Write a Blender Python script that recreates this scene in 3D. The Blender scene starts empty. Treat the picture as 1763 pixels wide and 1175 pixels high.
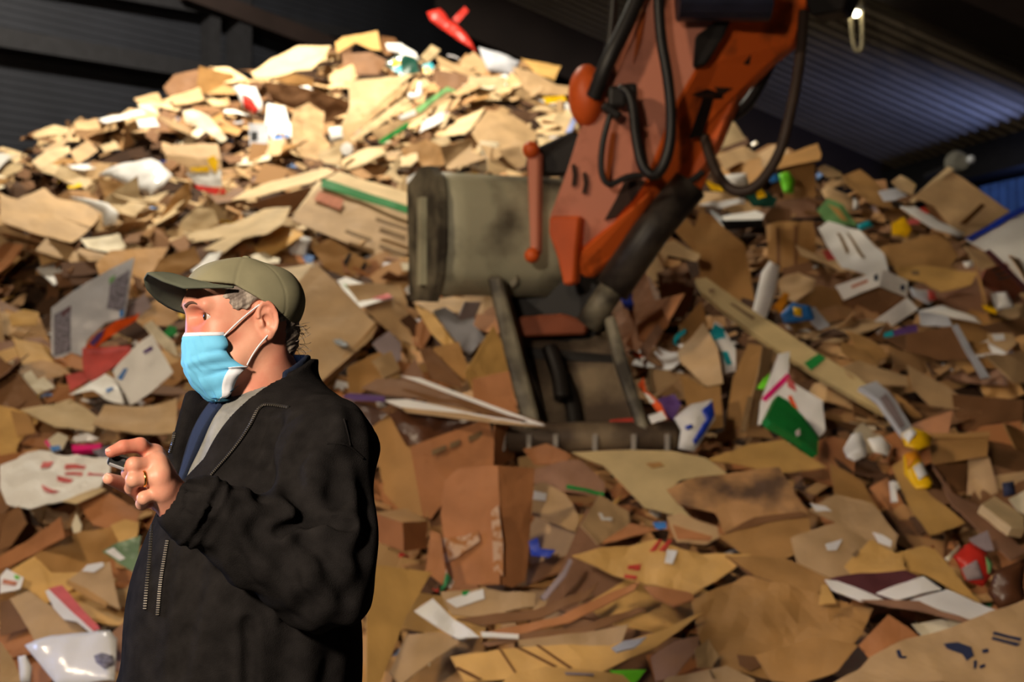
import bpy, bmesh, math, random
import numpy as np
from mathutils import Vector, Matrix, noise
from mathutils.bvhtree import BVHTree

R = random.Random(7)
scene = bpy.context.scene
COL = scene.collection

# ------------------------------------------------------------------ camera
F, CX, CY, CAMZ = 50 / 36 * 1763, 881.5, 587.5, 1.6
cam = bpy.data.cameras.new('camera')
cam.lens, cam.sensor_width = 50, 36
cam.clip_start, cam.clip_end = 0.05, 200
cam.dof.use_dof = True
cam.dof.focus_distance = 2.5
cam.dof.aperture_fstop = 4.4
cam_o = bpy.data.objects.new('camera', cam)
cam_o.location = (0, 0, CAMZ)
cam_o.rotation_euler = (math.pi / 2, 0, 0)
COL.objects.link(cam_o)
scene.camera = cam_o

# ------------------------------------------------------------------ light and exposure
w = bpy.data.worlds.new('hall_air')
scene.world = w
w.use_nodes = True
w.node_tree.nodes['Background'].inputs[0].default_value = (0.8, 0.72, 0.6, 1)
w.node_tree.nodes['Background'].inputs[1].default_value = 0.012
vs = scene.view_settings
vs.view_transform = 'Standard'
vs.look = 'None'
vs.exposure = 0.32
vs.gamma = 1.0
vs.use_curve_mapping = False


def area(name, loc, target, size, power, col, spread=180):
    l = bpy.data.lights.new(name, 'AREA')
    l.shape = 'DISK'
    l.size = size
    l.energy = power
    l.color = col
    l.spread = math.radians(spread)
    o = bpy.data.objects.new(name, l)
    o.location = loc
    o.rotation_euler = (Vector(target) - Vector(loc)).to_track_quat('-Z', 'Y').to_euler()
    COL.objects.link(o)
    return o


# high bay lamps over the heap, yellowish white at the back, warmer in front
area('high_bay_lamp', (-2.4, 12.2, 7.7), (-2.3, 14.6, 3.4), 0.45, 500, (1.0, 0.90, 0.72), 170)
area('high_bay_lamp_front', (-0.4, 6.4, 7.8), (0.4, 8.6, 0.8), 0.45, 1550, (1.0, 0.66, 0.34), 170)
area('high_bay_lamp_right', (5.2, 6.4, 6.0), (2.2, 9.6, 1.8), 0.45, 760, (1.0, 0.73, 0.45), 170)
area('wall_lamp_left', (-4.6, 2.4, 5.6), (0.6, 8.4, 2.2), 0.4, 140, (1.0, 0.80, 0.56), 160)
# warm floodlight on the man, left of the photographer
area('floodlight', (-1.9, -1.1, 3.1), (-0.3, 2.6, 1.35), 0.4, 78, (1.0, 0.83, 0.64), 110)
# daylight through the doorway out of frame on the left
area('doorway_daylight', (-5.0, 5.2, 2.2), (-0.6, 2.6, 1.3), 1.6, 60, (0.35, 0.5, 1.0), 120)
# daylight under the eave on the right
area('eave_daylight', (6.5, 16.4, 2.8), (5.7, 18.6, 4.7), 0.5, 9, (0.28, 0.40, 1.0), 75)


# ------------------------------------------------------------------ helpers
def lin(c):
    return tuple((x / 255 / 12.92) if x / 255 <= 0.04045 else ((x / 255 + 0.055) / 1.055) ** 2.4 for x in c)


MATS = {}


def mat(name, rgb, rough=0.8, var=0.12, scale=9.0, metal=0.0, rnd=0.0, spec=0.3, rgb2=None, bump=0.0, trans=0.0,
        sheen=0.0, sss=0.0, stretch=None, lo=0.42, hi=0.62, bscale=60.0, alpha=1.0):
    """Procedural surface: base colour varied by noise, optional second colour in patches, optional per-object shift."""
    if name in MATS:
        return MATS[name]
    m = bpy.data.materials.new(name)
    m.use_nodes = True
    nt = m.node_tree
    N, L = nt.nodes, nt.links
    b = N['Principled BSDF']
    c = lin(rgb)
    tc = N.new('ShaderNodeTexCoord')
    nz = N.new('ShaderNodeTexNoise')
    nz.inputs['Scale'].default_value = scale
    nz.inputs['Detail'].default_value = 5
    if stretch:
        mp = N.new('ShaderNodeMapping')
        mp.inputs['Scale'].default_value = stretch
        L.new(tc.outputs['Object'], mp.inputs['Vector'])
        L.new(mp.outputs['Vector'], nz.inputs['Vector'])
    else:
        L.new(tc.outputs['Object'], nz.inputs['Vector'])
    rp = N.new('ShaderNodeValToRGB')
    c2 = lin(rgb2) if rgb2 else tuple(x * (1 - 2 * var) for x in c)
    c1 = c if rgb2 else tuple(min(1, x * (1 + var)) for x in c)
    rp.color_ramp.elements[0].position = lo if rgb2 else 0.3
    rp.color_ramp.elements[1].position = hi if rgb2 else 0.7
    rp.color_ramp.elements[0].color = (*c2, 1)
    rp.color_ramp.elements[1].color = (*c1, 1)
    L.new(nz.outputs['Fac'], rp.inputs['Fac'])
    out = rp.outputs['Color']
    if rnd:
        oi = N.new('ShaderNodeObjectInfo')
        mr = N.new('ShaderNodeMapRange')
        mr.inputs['To Min'].default_value = 1 - rnd
        mr.inputs['To Max'].default_value = 1 + rnd * 0.6
        hs = N.new('ShaderNodeHueSaturation')
        L.new(oi.outputs['Random'], mr.inputs['Value'])
        L.new(mr.outputs['Result'], hs.inputs['Value'])
        L.new(out, hs.inputs['Color'])
        out = hs.outputs['Color']
    L.new(out, b.inputs['Base Color'])
    b.inputs['Roughness'].default_value = rough
    b.inputs['Metallic'].default_value = metal
    b.inputs['Specular IOR Level'].default_value = spec
    if trans:
        b.inputs['Transmission Weight'].default_value = trans
    if alpha < 1:
        b.inputs['Alpha'].default_value = alpha
    if sheen:
        b.inputs['Sheen Weight'].default_value = sheen
        b.inputs['Sheen Roughness'].default_value = 0.4
    if sss:
        b.inputs['Subsurface Weight'].default_value = sss
        b.inputs['Subsurface Radius'].default_value = (0.010, 0.004, 0.002)
    if bump:
        n2 = N.new('ShaderNodeTexNoise')
        n2.inputs['Scale'].default_value = bscale
        n2.inputs['Detail'].default_value = 4
        L.new(tc.outputs['Object'], n2.inputs['Vector'])
        bp = N.new('ShaderNodeBump')
        bp.inputs['Strength'].default_value = bump
        bp.inputs['Distance'].default_value = 0.004
        L.new(n2.outputs['Fac'], bp.inputs['Height'])
        L.new(bp.outputs['Normal'], b.inputs['Normal'])
    MATS[name] = m
    return m


def attr_mat(name, rough=0.8, spec=0.3):
    """Colour read from the mesh's own per-piece colour attribute 'tone'."""
    m = bpy.data.materials.new(name)
    m.use_nodes = True
    N, L = m.node_tree.nodes, m.node_tree.links
    b = N['Principled BSDF']
    a = N.new('ShaderNodeAttribute')
    a.attribute_name = 'tone'
    L.new(a.outputs['Color'], b.inputs['Base Color'])
    b.inputs['Roughness'].default_value = rough
    b.inputs['Specular IOR Level'].default_value = spec
    return m


def K(name, rgb, **kw):
    return mat(name, rgb, rough=kw.pop('rough', 0.66), var=kw.pop('var', 0.10), scale=kw.pop('scale', 5), rnd=kw.pop('rnd', 0.14), bump=kw.pop('bump', 1.0), bscale=kw.pop('bscale', 16.0), **kw)


TONE = {
    'pale': K('pale_cardboard', (208, 182, 140)),
    'tan': K('tan_cardboard', (190, 157, 115)),
    'yel': K('yellow_kraft_cardboard', (206, 162, 94)),
    'kraft': K('kraft_cardboard', (178, 134, 80)),
    'orange': K('orange_kraft_cardboard', (174, 116, 72)),
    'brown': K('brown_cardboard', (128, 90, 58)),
    'dark': K('dark_brown_paper', (86, 52, 32), rough=0.35, spec=0.5),
    'mauve': K('mauve_brown_cardboard', (150, 112, 88)),
    'stained': K('stained_cardboard', (182, 138, 92), rgb2=(96, 74, 58), scale=3.2, lo=0.40, hi=0.56),
    'plank': K('pale_yellow_board', (206, 182, 132)),
    'white': K('white_paper', (232, 230, 226), rough=0.55, var=0.04),
    'gloss': K('white_plastic_film', (232, 231, 230), rough=0.22, var=0.04, spec=0.6),
    'cream': K('cream_paper', (226, 214, 186), rough=0.6, var=0.06),
    'grey': K('grey_white_plastic', (186, 188, 196), rough=0.35, var=0.08),
    'mauvegrey': K('mauve_grey_paper', (150, 134, 136)),
    'red': mat('red_plastic', (206, 52, 42), rough=0.35, var=0.12),
    'pinkred': mat('faded_red_cloth', (206, 82, 76), rough=0.6, var=0.15),
    'redprint': mat('faded_red_print', (196, 128, 100), rough=0.8, scale=30),
    'redink': mat('red_print', (186, 58, 44), rough=0.7, scale=30),
    'pink': mat('rose_print', (206, 96, 96), rough=0.6),
    'magenta': mat('magenta_plastic', (226, 32, 120), rough=0.3),
    'green': mat('green_print', (32, 136, 62), rough=0.45, rnd=0.05),
    'palegreen': mat('pale_green_print', (120, 172, 110), rough=0.6),
    'greenfilm': mat('green_plastic_film', (120, 148, 112), rough=0.18, spec=0.7, var=0.2),
    'lime': mat('lime_plastic', (110, 205, 40), rough=0.4),
    'teal': mat('teal_print', (30, 168, 184), rough=0.4),
    'darkgreen': mat('dark_green_plastic', (26, 70, 58), rough=0.2, spec=0.6),
    'blue': mat('blue_plastic', (30, 58, 170), rough=0.35),
    'sky': mat('sky_blue_plastic', (50, 120, 196), rough=0.3, var=0.2),
    'navy': mat('navy_print', (44, 50, 78), rough=0.7),
    'ink': mat('faded_black_print', (134, 108, 76), rough=0.8),
    'greyink': mat('grey_print', (128, 124, 138), rough=0.7, scale=60, var=0.3),
    'black': mat('black_plastic', (22, 22, 24), rough=0.4),
    'yellow': mat('yellow_plastic_film', (240, 190, 20), rough=0.3, var=0.08),
    'amber': mat('amber_plastic', (226, 146, 30), rough=0.4),
    'vivid': mat('vivid_orange_plastic', (240, 92, 30), rough=0.4),
    'purple': mat('purple_print', (96, 66, 128), rough=0.5),
    'maroon': mat('maroon_board', (92, 48, 52), rough=0.7),
    'bluewhite': mat('blue_white_plastic', (168, 184, 240), rough=0.3),
    'rust': mat('red_brown_crate', (142, 78, 56), rough=0.7),
    'scratch': mat('torn_paper_streak', (206, 170, 140), rough=0.8, scale=25, rgb2=(176, 118, 70), lo=0.45, hi=0.55),
    'crease': mat('dark_crease_line', (110, 72, 36), rough=0.9),
}


def tagprops(o, label=None, cat=None, group=None, kind=None):
    if label:
        o['label'] = label
    if cat:
        o['category'] = cat
    if group:
        o['group'] = group
    if kind:
        o['kind'] = kind
    return o


def link(name, me, m=None, parent=None, loc=None, smooth=False):
    o = bpy.data.objects.new(name, me)
    COL.objects.link(o)
    if m is not None and not me.materials:
        me.materials.append(m)
    if parent is not None:
        o.parent = parent
    if loc is not None:
        o.location = loc
    if smooth:
        me.shade_smooth()
    return o


def empty(name, loc):
    o = bpy.data.objects.new(name, None)
    o.location = loc
    o.empty_display_size = 0.1
    COL.objects.link(o)
    return o


def mesh_from(name, V, Fc):
    me = bpy.data.meshes.new(name)
    me.from_pydata([tuple(v) for v in V], [], [tuple(f) for f in Fc])
    me.validate()
    me.update()
    return me


def bm_mesh(bm, name):
    me = bpy.data.meshes.new(name)
    bmesh.ops.recalc_face_normals(bm, faces=bm.faces)
    bm.to_mesh(me)
    bm.free()
    return me


def at(px, py, Y):
    return Vector(((px - CX) / F * Y, Y, CAMZ - (py - CY) / F * Y))


def depth(px, py):
    """Distance of the heap's surface along the view through this point (the heap is a 27 degree slope)."""
    t = (CY - py) / F
    return 4.65 / max(0.22, 0.5 - t)


def to_px(v):
    return CX + v[0] / v[1] * F, CY - (v[2] - CAMZ) / v[1] * F


def box_bm(bm, size, M=Matrix(), bev=0.0):
    r = bmesh.ops.create_cube(bm, size=1.0)
    vs_ = r['verts']
    bmesh.ops.scale(bm, vec=size, verts=vs_)
    if bev:
        es = {e for v in vs_ for e in v.link_edges}
        rr = bmesh.ops.bevel(bm, geom=list(es), offset=bev, segments=2, affect='EDGES', profile=0.5)
        vs_ = list({v for f in rr['faces'] for v in f.verts} | {v for v in vs_ if v.is_valid})
    bmesh.ops.transform(bm, matrix=M, verts=vs_)


def tube_mesh(pts, r, seg=8, closed_caps=True, smooth_iter=2, rr=None):
    """Round tube through a list of points, corners rounded by Chaikin cutting."""
    P = [Vector(p) for p in pts]
    for _ in range(smooth_iter):
        Q = [P[0]]
        for a, b in zip(P, P[1:]):
            Q += [a.lerp(b, 0.25), a.lerp(b, 0.75)]
        Q.append(P[-1])
        P = Q
    V, Fc = [], []
    up = Vector((0.13, 0.3, 0.94))
    n = len(P)
    for i, p in enumerate(P):
        d = (P[min(i + 1, n - 1)] - P[max(i - 1, 0)]).normalized()
        s = d.cross(up)
        if s.length < 1e-3:
            s = d.cross(Vector((1, 0, 0)))
        s.normalize()
        up = s.cross(d).normalized()
        rad = r if rr is None else rr(i / (n - 1)) * r
        for k in range(seg):
            a = 2 * math.pi * k / seg
            V.append(p + (s * math.cos(a) + up * math.sin(a)) * rad)
    for i in range(n - 1):
        for k in range(seg):
            k2 = (k + 1) % seg
            Fc.append((i * seg + k, i * seg + k2, (i + 1) * seg + k2, (i + 1) * seg + k))
    if closed_caps:
        Fc.append(tuple(range(seg))[::-1])
        Fc.append(tuple((n - 1) * seg + k for k in range(seg)))
    return V, Fc

# ------------------------------------------------------------------ the hall
M_floor = mat('concrete_floor', (92, 88, 82), rough=0.85, scale=2.0, bump=0.2)
M_siding = mat('dark_steel_siding', (36, 38, 45), rough=0.6, scale=1.5)
M_roof = mat('grey_roof_sheet', (122, 112, 98), rough=0.5, scale=1.2)
M_steel = mat('dark_red_brown_steel', (44, 34, 32), rough=0.7, scale=2.0)
M_girt = mat('dark_steel_girt', (34, 34, 38), rough=0.7)
M_bluesheet = mat('blue_painted_sheet', (64, 104, 196), rough=0.5)

# the roof falls to the right; local axes: RA down the fall, RB along the eave
RA = Vector((0.991, 0.133, 0)).normalized()
RB = Vector((-0.133, 0.991, 0)).normalized()
E0 = at(1763, 215, 18.0)
SL = 0.40


def roofpt(a, b, drop=0.0):
    """a metres up from the eave, b metres along it."""
    p = E0 - RA * a + RB * b
    return Vector((p.x, p.y, E0.z + SL * a - drop))


def structure(o):
    o['kind'] = 'structure'
    return o


me = mesh_from('floor', [(-16, -6, 0), (16, -6, 0), (16, 34, 0), (-16, 34, 0)], [(0, 1, 2, 3)])
structure(link('floor', me, M_floor))

# ribbed roof sheet: trapezoid ribs run down the fall
V, Fc = [], []
b = -26.0
prof = []
while b < 14:
    prof += [(b, 0), (b + 0.20, 0), (b + 0.225, 0.045), (b + 0.265, 0.045)]
    b += 0.29
for (bb, h) in prof:
    V += [roofpt(-0.6, bb, h), roofpt(15.0, bb, h)]
for i in range(len(prof) - 1):
    Fc.append((2 * i, 2 * i + 1, 2 * i + 3, 2 * i + 2))
me = mesh_from('ceiling', V, Fc)
ceil_o = structure(link('ceiling', me, M_roof))


def beam(name, a0, a1, b, drop0, depth_, width, m):
    V = []
    for a in (a0, a1):
        for db in (-width / 2, width / 2):
            for d in (drop0, drop0 + depth_):
                V.append(roofpt(a, b + db, d))
    Fc = [(0, 1, 3, 2), (4, 6, 7, 5), (0, 4, 5, 1), (2, 3, 7, 6), (0, 2, 6, 4), (1, 5, 7, 3)]
    return mesh_from(name, V, Fc)


raf = structure(link('trim_1', beam('rafter', -0.3, 15, 4.25, 0.0, 0.85, 0.28, M_steel), M_steel))
raf2 = structure(link('trim_2', beam('rafter', -0.3, 15, -3.4, 0.05, 0.42, 0.9, M_steel), M_steel))
raf3 = structure(link('trim_3', beam('rafter', -0.3, 15, -11.0, 0.05, 0.42, 0.9, M_steel), M_steel))
# eave beam along the right wall
V = []
for bb in (-24, 12):
    for a in (-0.15, 0.2):
        for d in (0.12, 0.55):
            q = roofpt(0, bb)
            V.append(q - RA * a - Vector((0, 0, d)))
Fc = [(0, 1, 3, 2), (4, 6, 7, 5), (0, 4, 5, 1), (2, 3, 7, 6), (0, 2, 6, 4), (1, 5, 7, 3)]
structure(link('trim_4', mesh_from('eave_beam', V, Fc), M_girt))


def siding(name, p0, p1, z0, z1, m, pitch=0.09, depth_=0.007):
    """Wall of horizontal ribbed siding between two floor points."""
    p0, p1 = Vector(p0), Vector(p1)
    d = (p1 - p0).normalized()
    nrm = Vector((d.y, -d.x, 0))
    if nrm.y > 0 and abs(nrm.y) > 0.2:
        nrm = -nrm
    V, Fc = [], []
    z, rows = z0, []
    while z < z1:
        rows += [(z, 0), (z + pitch * 0.8, 0), (z + pitch * 0.86, depth_), (z + pitch * 0.96, depth_)]
        z += pitch
    for (zz, h) in rows:
        for p in (p0, p1):
            q = p + nrm * h
            V.append((q.x, q.y, zz))
    for i in range(len(rows) - 1):
        Fc.append((2 * i, 2 * i + 1, 2 * i + 3, 2 * i + 2))
    return structure(link(name, mesh_from(name, V, Fc), m))


WL0 = Vector((-13.0, 4.0, 0))
WL0 = Vector((-5.4 - 0.57 * 14, 15 - 0.82 * 14, 0))
WL1 = Vector((-5.4 + 0.57 * 14.6, 15 + 0.82 * 14.6, 0))
siding('wall_left', WL0, WL1, 0, 11.2, M_siding)
wr0 = roofpt(0, -24)
wr1 = roofpt(0, 12)
siding('wall_right', (wr0.x + 0.2, wr0.y, 0), (wr1.x + 0.2, wr1.y, 0), 0, 3.2, M_siding)
siding('wall_right_upper', (wr0.x + 0.25, wr0.y, 0), (wr1.x + 0.25, wr1.y, 0), 3.2, 4.6, M_siding)
structure(link('wall_back', mesh_from('wall_back', [(WL1.x - 1, WL1.y + 0.2, 0), (10, WL1.y + 0.2, 0), (10, WL1.y + 0.2, 11), (WL1.x - 1, WL1.y + 0.2, 11)], [(0, 1, 2, 3)]), M_siding))
structure(link('wall_rear', mesh_from('wall_rear', [(-16, -6, 0), (16, -6, 0), (16, -6, 11), (-16, -6, 11)], [(3, 2, 1, 0)]), M_siding))
# blue sheet screen standing behind the right end of the heap
V = []
p0, p1 = at(1685, 345, 14.6), at(1900, 300, 13.4)
bm = bmesh.new()
nn = 26
dv = (p1 - p0)
for i in range(nn + 1):
    q = p0 + dv * (i / nn)
    off = 0.02 if i % 2 else -0.02
    for z in (0.4, q.z + 0.14):
        bm.verts.new((q.x, q.y + off, z))
bm.verts.ensure_lookup_table()
for i in range(nn):
    bm.faces.new([bm.verts[2 * i], bm.verts[2 * i + 2], bm.verts[2 * i + 3], bm.verts[2 * i + 1]])
bmesh.ops.solidify(bm, geom=bm.faces[:], thickness=0.01)
o = link('sheet_screen', bm_mesh(bm, 'sheet_screen'), M_bluesheet)
tagprops(o, 'blue ribbed sheet screen behind the heap beside the right wall', 'screen')


# girts and posts on the left wall
def wallbar(name, px0, py0, px1, py1, hgt, thick, m):
    """A bar fixed to the left wall between two sight lines."""
    pts = []
    d = (WL1 - WL0).normalized()
    for px, py in ((px0, py0), (px1, py1)):
        k = (px - CX) / F
        # WL0 + d*t on the ray X = k Y
        t = (k * WL0.y - WL0.x) / (d.x - k * d.y)
        q = WL0 + d * t
        pts.append(Vector((q.x, q.y, CAMZ + (CY - py) / F * q.y)))
    a, b_ = pts
    nrm = Vector((d.y, -d.x, 0))
    V = []
    for p in (a, b_):
        for s in (0.02, thick):
            for h in (-hgt / 2, hgt / 2):
                if abs((b_ - a).normalized().z) > 0.8:
                    V.append(p + nrm * s + d * h)
                else:
                    V.append(p + nrm * s + Vector((0, 0, h)))
    Fc = [(0, 1, 3, 2), (4, 6, 7, 5), (0, 4, 5, 1), (2, 3, 7, 6), (0, 2, 6, 4), (1, 5, 7, 3)]
    return structure(link(name, mesh_from(name, V, Fc), m))


wallbar('trim_5', -160, 45, 420, 140, 0.20, 0.22, M_girt)
wallbar('trim_6', -160, -70, 640, 70, 0.14, 0.18, M_girt)
wallbar('trim_7', 352, 400, 352, -40, 0.16, 0.2, M_girt)
wallbar('trim_8', 398, 400, 398, -40, 0.22, 0.25, M_girt)
wallbar('trim_9', 290, -12, 640, 118, 0.22, 0.3, M_steel)

# ceiling lamp with its hanging loop of cable
lp = at(1452, 20, 15.0)
lamp = empty('ceiling_lamp', lp)
tagprops(lamp, 'lit strip lamp under the roof beside the orange digging arm', 'lamp')
ax = Vector((1, 0.1, -0.05)).normalized()
M_lampbody = mat('grey_lamp_housing', (120, 118, 110), rough=0.5)
M_glow = bpy.data.materials.new('lit_lamp_tube')
M_glow.use_nodes = True
_b = M_glow.node_tree.nodes['Principled BSDF']
_b.inputs['Emission Color'].default_value = (1, 0.88, 0.6, 1)
_b.inputs['Emission Strength'].default_value = 12
bm = bmesh.new()
box_bm(bm, (0.40, 0.16, 0.05), Matrix.Translation((0, 0, 0.05)), 0.012)
link('housing', bm_mesh(bm, 'housing'), M_lampbody, lamp).rotation_euler = (0, 0.16, 0)
bm = bmesh.new()
box_bm(bm, (0.34, 0.12, 0.045), Matrix.Translation((0, 0, 0.0)), 0.015)
link('tube', bm_mesh(bm, 'tube'), M_glow, lamp).rotation_euler = (0, 0.16, 0)
hk = [at(1464, 24, 15) - lp, at(1467, 60, 15) - lp, at(1471, 85, 15) - lp, at(1481, 90, 15) - lp, at(1485, 78, 15) - lp, at(1485, 38, 15) - lp, at(1480, -60, 15.05) - lp]
V, Fc = tube_mesh(hk, 0.022)
link('cable', mesh_from('cable', V, Fc), mat('pale_cable', (150, 140, 112), rough=0.5), lamp, smooth=True)
# round floodlight on the right wall, unlit
sp = at(1652, 280, 16.4)
fl = empty('wall_floodlight', sp)
tagprops(fl, 'round unlit grey floodlight on the dark wall above the tan carton', 'lamp')
bm = bmesh.new()
bmesh.ops.create_cone(bm, segments=20, radius1=0.15, radius2=0.09, depth=0.16, cap_ends=True, matrix=Matrix.Rotation(math.pi / 2, 4, 'X'))
link('housing', bm_mesh(bm, 'housing'), M_lampbody, fl)
bm = bmesh.new()
bmesh.ops.create_uvsphere(bm, u_segments=16, v_segments=10, radius=0.05, matrix=Matrix.Translation((0.1, -0.1, 0.02)))
link('lens', bm_mesh(bm, 'lens'), mat('lamp_glass', (200, 205, 215), rough=0.1, spec=0.8), fl, smooth=True)
bm = bmesh.new()
box_bm(bm, (0.05, 1.3, 0.05), Matrix.Translation((0, 0.7, 0)))
link('bracket', bm_mesh(bm, 'bracket'), M_girt, fl)

# ------------------------------------------------------------------ the heap of waste cardboard
RIDGE = [(-200, 300), (0, 268), (40, 255), (70, 225), (150, 208), (250, 196), (285, 150), (380, 122), (440, 122), (500, 92), (575, 75),
         (645, 62), (700, 78), (760, 92), (830, 100), (900, 112), (1000, 150), (1100, 180), (1235, 222), (1300, 258), (1400, 270),
         (1440, 300), (1550, 345), (1640, 300), (1720, 360), (1763, 385), (2000, 430)]
RX = [p[0] for p in RIDGE]
RY = [p[1] for p in RIDGE]


def ridge(px):
    return float(np.interp(px, RX, RY))


# hollows in the face of the heap: centre, half size (pixels of the sight line) and how far they run back
HOLLOWS = [(215, 262, 130, 34, .9), (50, 320, 50, 40, .7), (60, 520, 70, 55, .8), (400, 285, 40, 45, .6), (1735, 715, 80, 34, .9),
           (560, 215, 40, 25, .4), (1640, 680, 60, 30, .5), (1180, 520, 50, 60, .5), (60, 590, 40, 30, .6), (960, 930, 40, 40, .3), (110, 890, 60, 30, .3)]


def hollow(px, py):
    return sum(a * math.exp(-((px - x) / w_) ** 2 - ((py - y) / h_) ** 2) for x, y, w_, h_, a in HOLLOWS)


def heap_h(X, Y):
    px = CX + X / max(Y, 0.5) * F
    yr = depth(px, ridge(px) + 14)
    if Y < 6.1:
        return -0.05
    if Y <= yr:
        return 0.5 * (Y - 6.1) - 0.05
    return max(-0.05, 0.5 * (yr - 6.1) - 0.05 - 0.45 * (Y - yr))


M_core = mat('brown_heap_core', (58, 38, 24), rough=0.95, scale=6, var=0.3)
xs = np.linspace(-9, 9, 150)
ys = np.linspace(5.9, 24, 150)
V, Fc = [], []
for j, y in enumerate(ys):
    for i, x in enumerate(xs):
        h = heap_h(x, y)
        if h > 0.05:
            h -= 0.5 * hollow(*to_px((x, y, h)))
        V.append((x, y, h + (0.09 * noise.noise(Vector((x * 2.1, y * 2.1, 3))) - 0.05 if h > 0.05 else 0)))
n = len(xs)
for j in range(len(ys) - 1):
    for i in range(n - 1):
        Fc.append((j * n + i, j * n + i + 1, (j + 1) * n + i + 1, (j + 1) * n + i))
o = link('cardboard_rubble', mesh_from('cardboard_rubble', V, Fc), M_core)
tagprops(o, 'dark compressed mass of waste cardboard under the loose pieces of the heap', 'cardboard heap', kind='stuff')

NRM = {'S': (0, -.62, .78), 'F': (0, -.92, .39), 'U': (0, -.35, .94), 'L': (-.5, -.62, .6), 'R': (.5, -.62, .6), 'D': (0, -.97, -.25),
       'l': (-.55, -.82, .15), 'r': (.55, -.82, .15), 'T': (-.25, -.45, .86), 'V': (.25, -.45, .86)}
SEED = [0]


def frame(nv, spin=0.0):
    n_ = Vector(nv).normalized()
    ax = Vector((0, 0, 1)).cross(n_)
    if ax.length < 1e-3:
        ax = Vector((1, 0, 0))
    ax.normalize()
    ax = Matrix.Rotation(spin, 3, n_) @ ax
    return ax, n_.cross(ax), n_


def inside(p, poly):
    x, y = p
    c = False
    j = len(poly) - 1
    for i in range(len(poly)):
        xi, yi = poly[i]
        xj, yj = poly[j]
        if (yi > y) != (yj > y) and x < (xj - xi) * (y - yi) / (yj - yi) + xi:
            c = not c
        j = i
    return c


def sheet_mesh(name, pts, ax, ay, nn, disp, thick, seg, lines=(), lift=0.0):
    """Polygon in the plane (ax, ay), cut finely, raised by disp(u, v), given thickness."""
    bm = bmesh.new()
    vs_ = [bm.verts.new((u, v, 0)) for u, v in pts]
    try:
        bm.faces.new(vs_)
    except ValueError:
        bm.free()
        return None
    bmesh.ops.triangulate(bm, faces=bm.faces[:])
    for (p, d) in lines:
        bmesh.ops.bisect_plane(bm, geom=bm.verts[:] + bm.edges[:] + bm.faces[:], plane_co=(p[0], p[1], 0), plane_no=(-d[1], d[0], 0))
    bmesh.ops.triangulate(bm, faces=bm.faces[:])
    for _ in range(4):
        es = [e for e in bm.edges if e.calc_length() > seg]
        if not es or len(bm.faces) > 700:
            break
        bmesh.ops.subdivide_edges(bm, edges=es, cuts=1)
        bmesh.ops.triangulate(bm, faces=[f for f in bm.faces if len(f.verts) > 3])
    bm.verts.index_update()
    top, Fc = [], []
    for v in bm.verts:
        top.append((v.co.x, v.co.y, disp(v.co.x, v.co.y) + lift))
    k = len(top)
    for f in bm.faces:
        ids = [v.index for v in f.verts]
        if f.normal.z < 0:
            ids.reverse()
        Fc.append(ids)
        Fc.append([i + k for i in reversed(ids)])
        for a, b in zip(ids, ids[1:] + ids[:1]):
            e = bm.edges.get((bm.verts[a], bm.verts[b])) if False else None
    bm.verts.ensure_lookup_table()
    for e in bm.edges:
        if len(e.link_faces) == 1:
            a, b = e.verts[0].index, e.verts[1].index
            Fc.append([a, b, b + k, a + k])
    bm.free()
    V = [ax * p[0] + ay * p[1] + nn * p[2] for p in top] + [ax * p[0] + ay * p[1] + nn * (p[2] - thick) for p in top]
    me = mesh_from(name, V, Fc)
    b2 = bmesh.new()
    b2.from_mesh(me)
    bmesh.ops.recalc_face_normals(b2, faces=b2.faces)
    b2.to_mesh(me)
    b2.free()
    return me


def displacer(pts, crumple, puff, fold, seed, freq=4.0):
    cu = sum(p[0] for p in pts) / len(pts)
    cv = sum(p[1] for p in pts) / len(pts)
    ext = max(max(abs(p[0] - cu), abs(p[1] - cv)) for p in pts)
    ang = seed * 2.399
    bend = 0.10 * math.sin(seed * 1.7)
    d = (math.cos(ang), math.sin(ang))

    def edge_d(u, v):
        best = 9
        for (x1, y1), (x2, y2) in zip(pts, pts[1:] + pts[:1]):
            dx, dy = x2 - x1, y2 - y1
            t = max(0, min(1, ((u - x1) * dx + (v - y1) * dy) / (dx * dx + dy * dy + 1e-9)))
            best = min(best, math.hypot(u - x1 - t * dx, v - y1 - t * dy))
        return best

    def f(u, v):
        s = (u - cu) * d[0] + (v - cv) * d[1]
        z = bend * s * s / max(ext, 0.05)
        if fold:
            z += fold * max(0, s)
        if crumple:
            z += crumple * (noise.noise(Vector((u * freq, v * freq, seed))) + 0.5 * noise.noise(Vector((u * freq * 2.7, v * freq * 2.7, seed + 9))))
        if puff:
            z += puff * (1 - math.exp(-edge_d(u, v) / 0.05))
        return z

    line = ((cu, cv), (-d[1], d[0]))
    return f, ([line] if fold else [])


HAND_POLYS = []
LANDMARKS = []


def lift_along(px, py, l):
    """How far towards the viewer a piece must come to stand l * 0.62 above the slope."""
    t = (CY - py) / F
    return l * .62 / max(.2, .447 - .894 * t)


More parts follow.
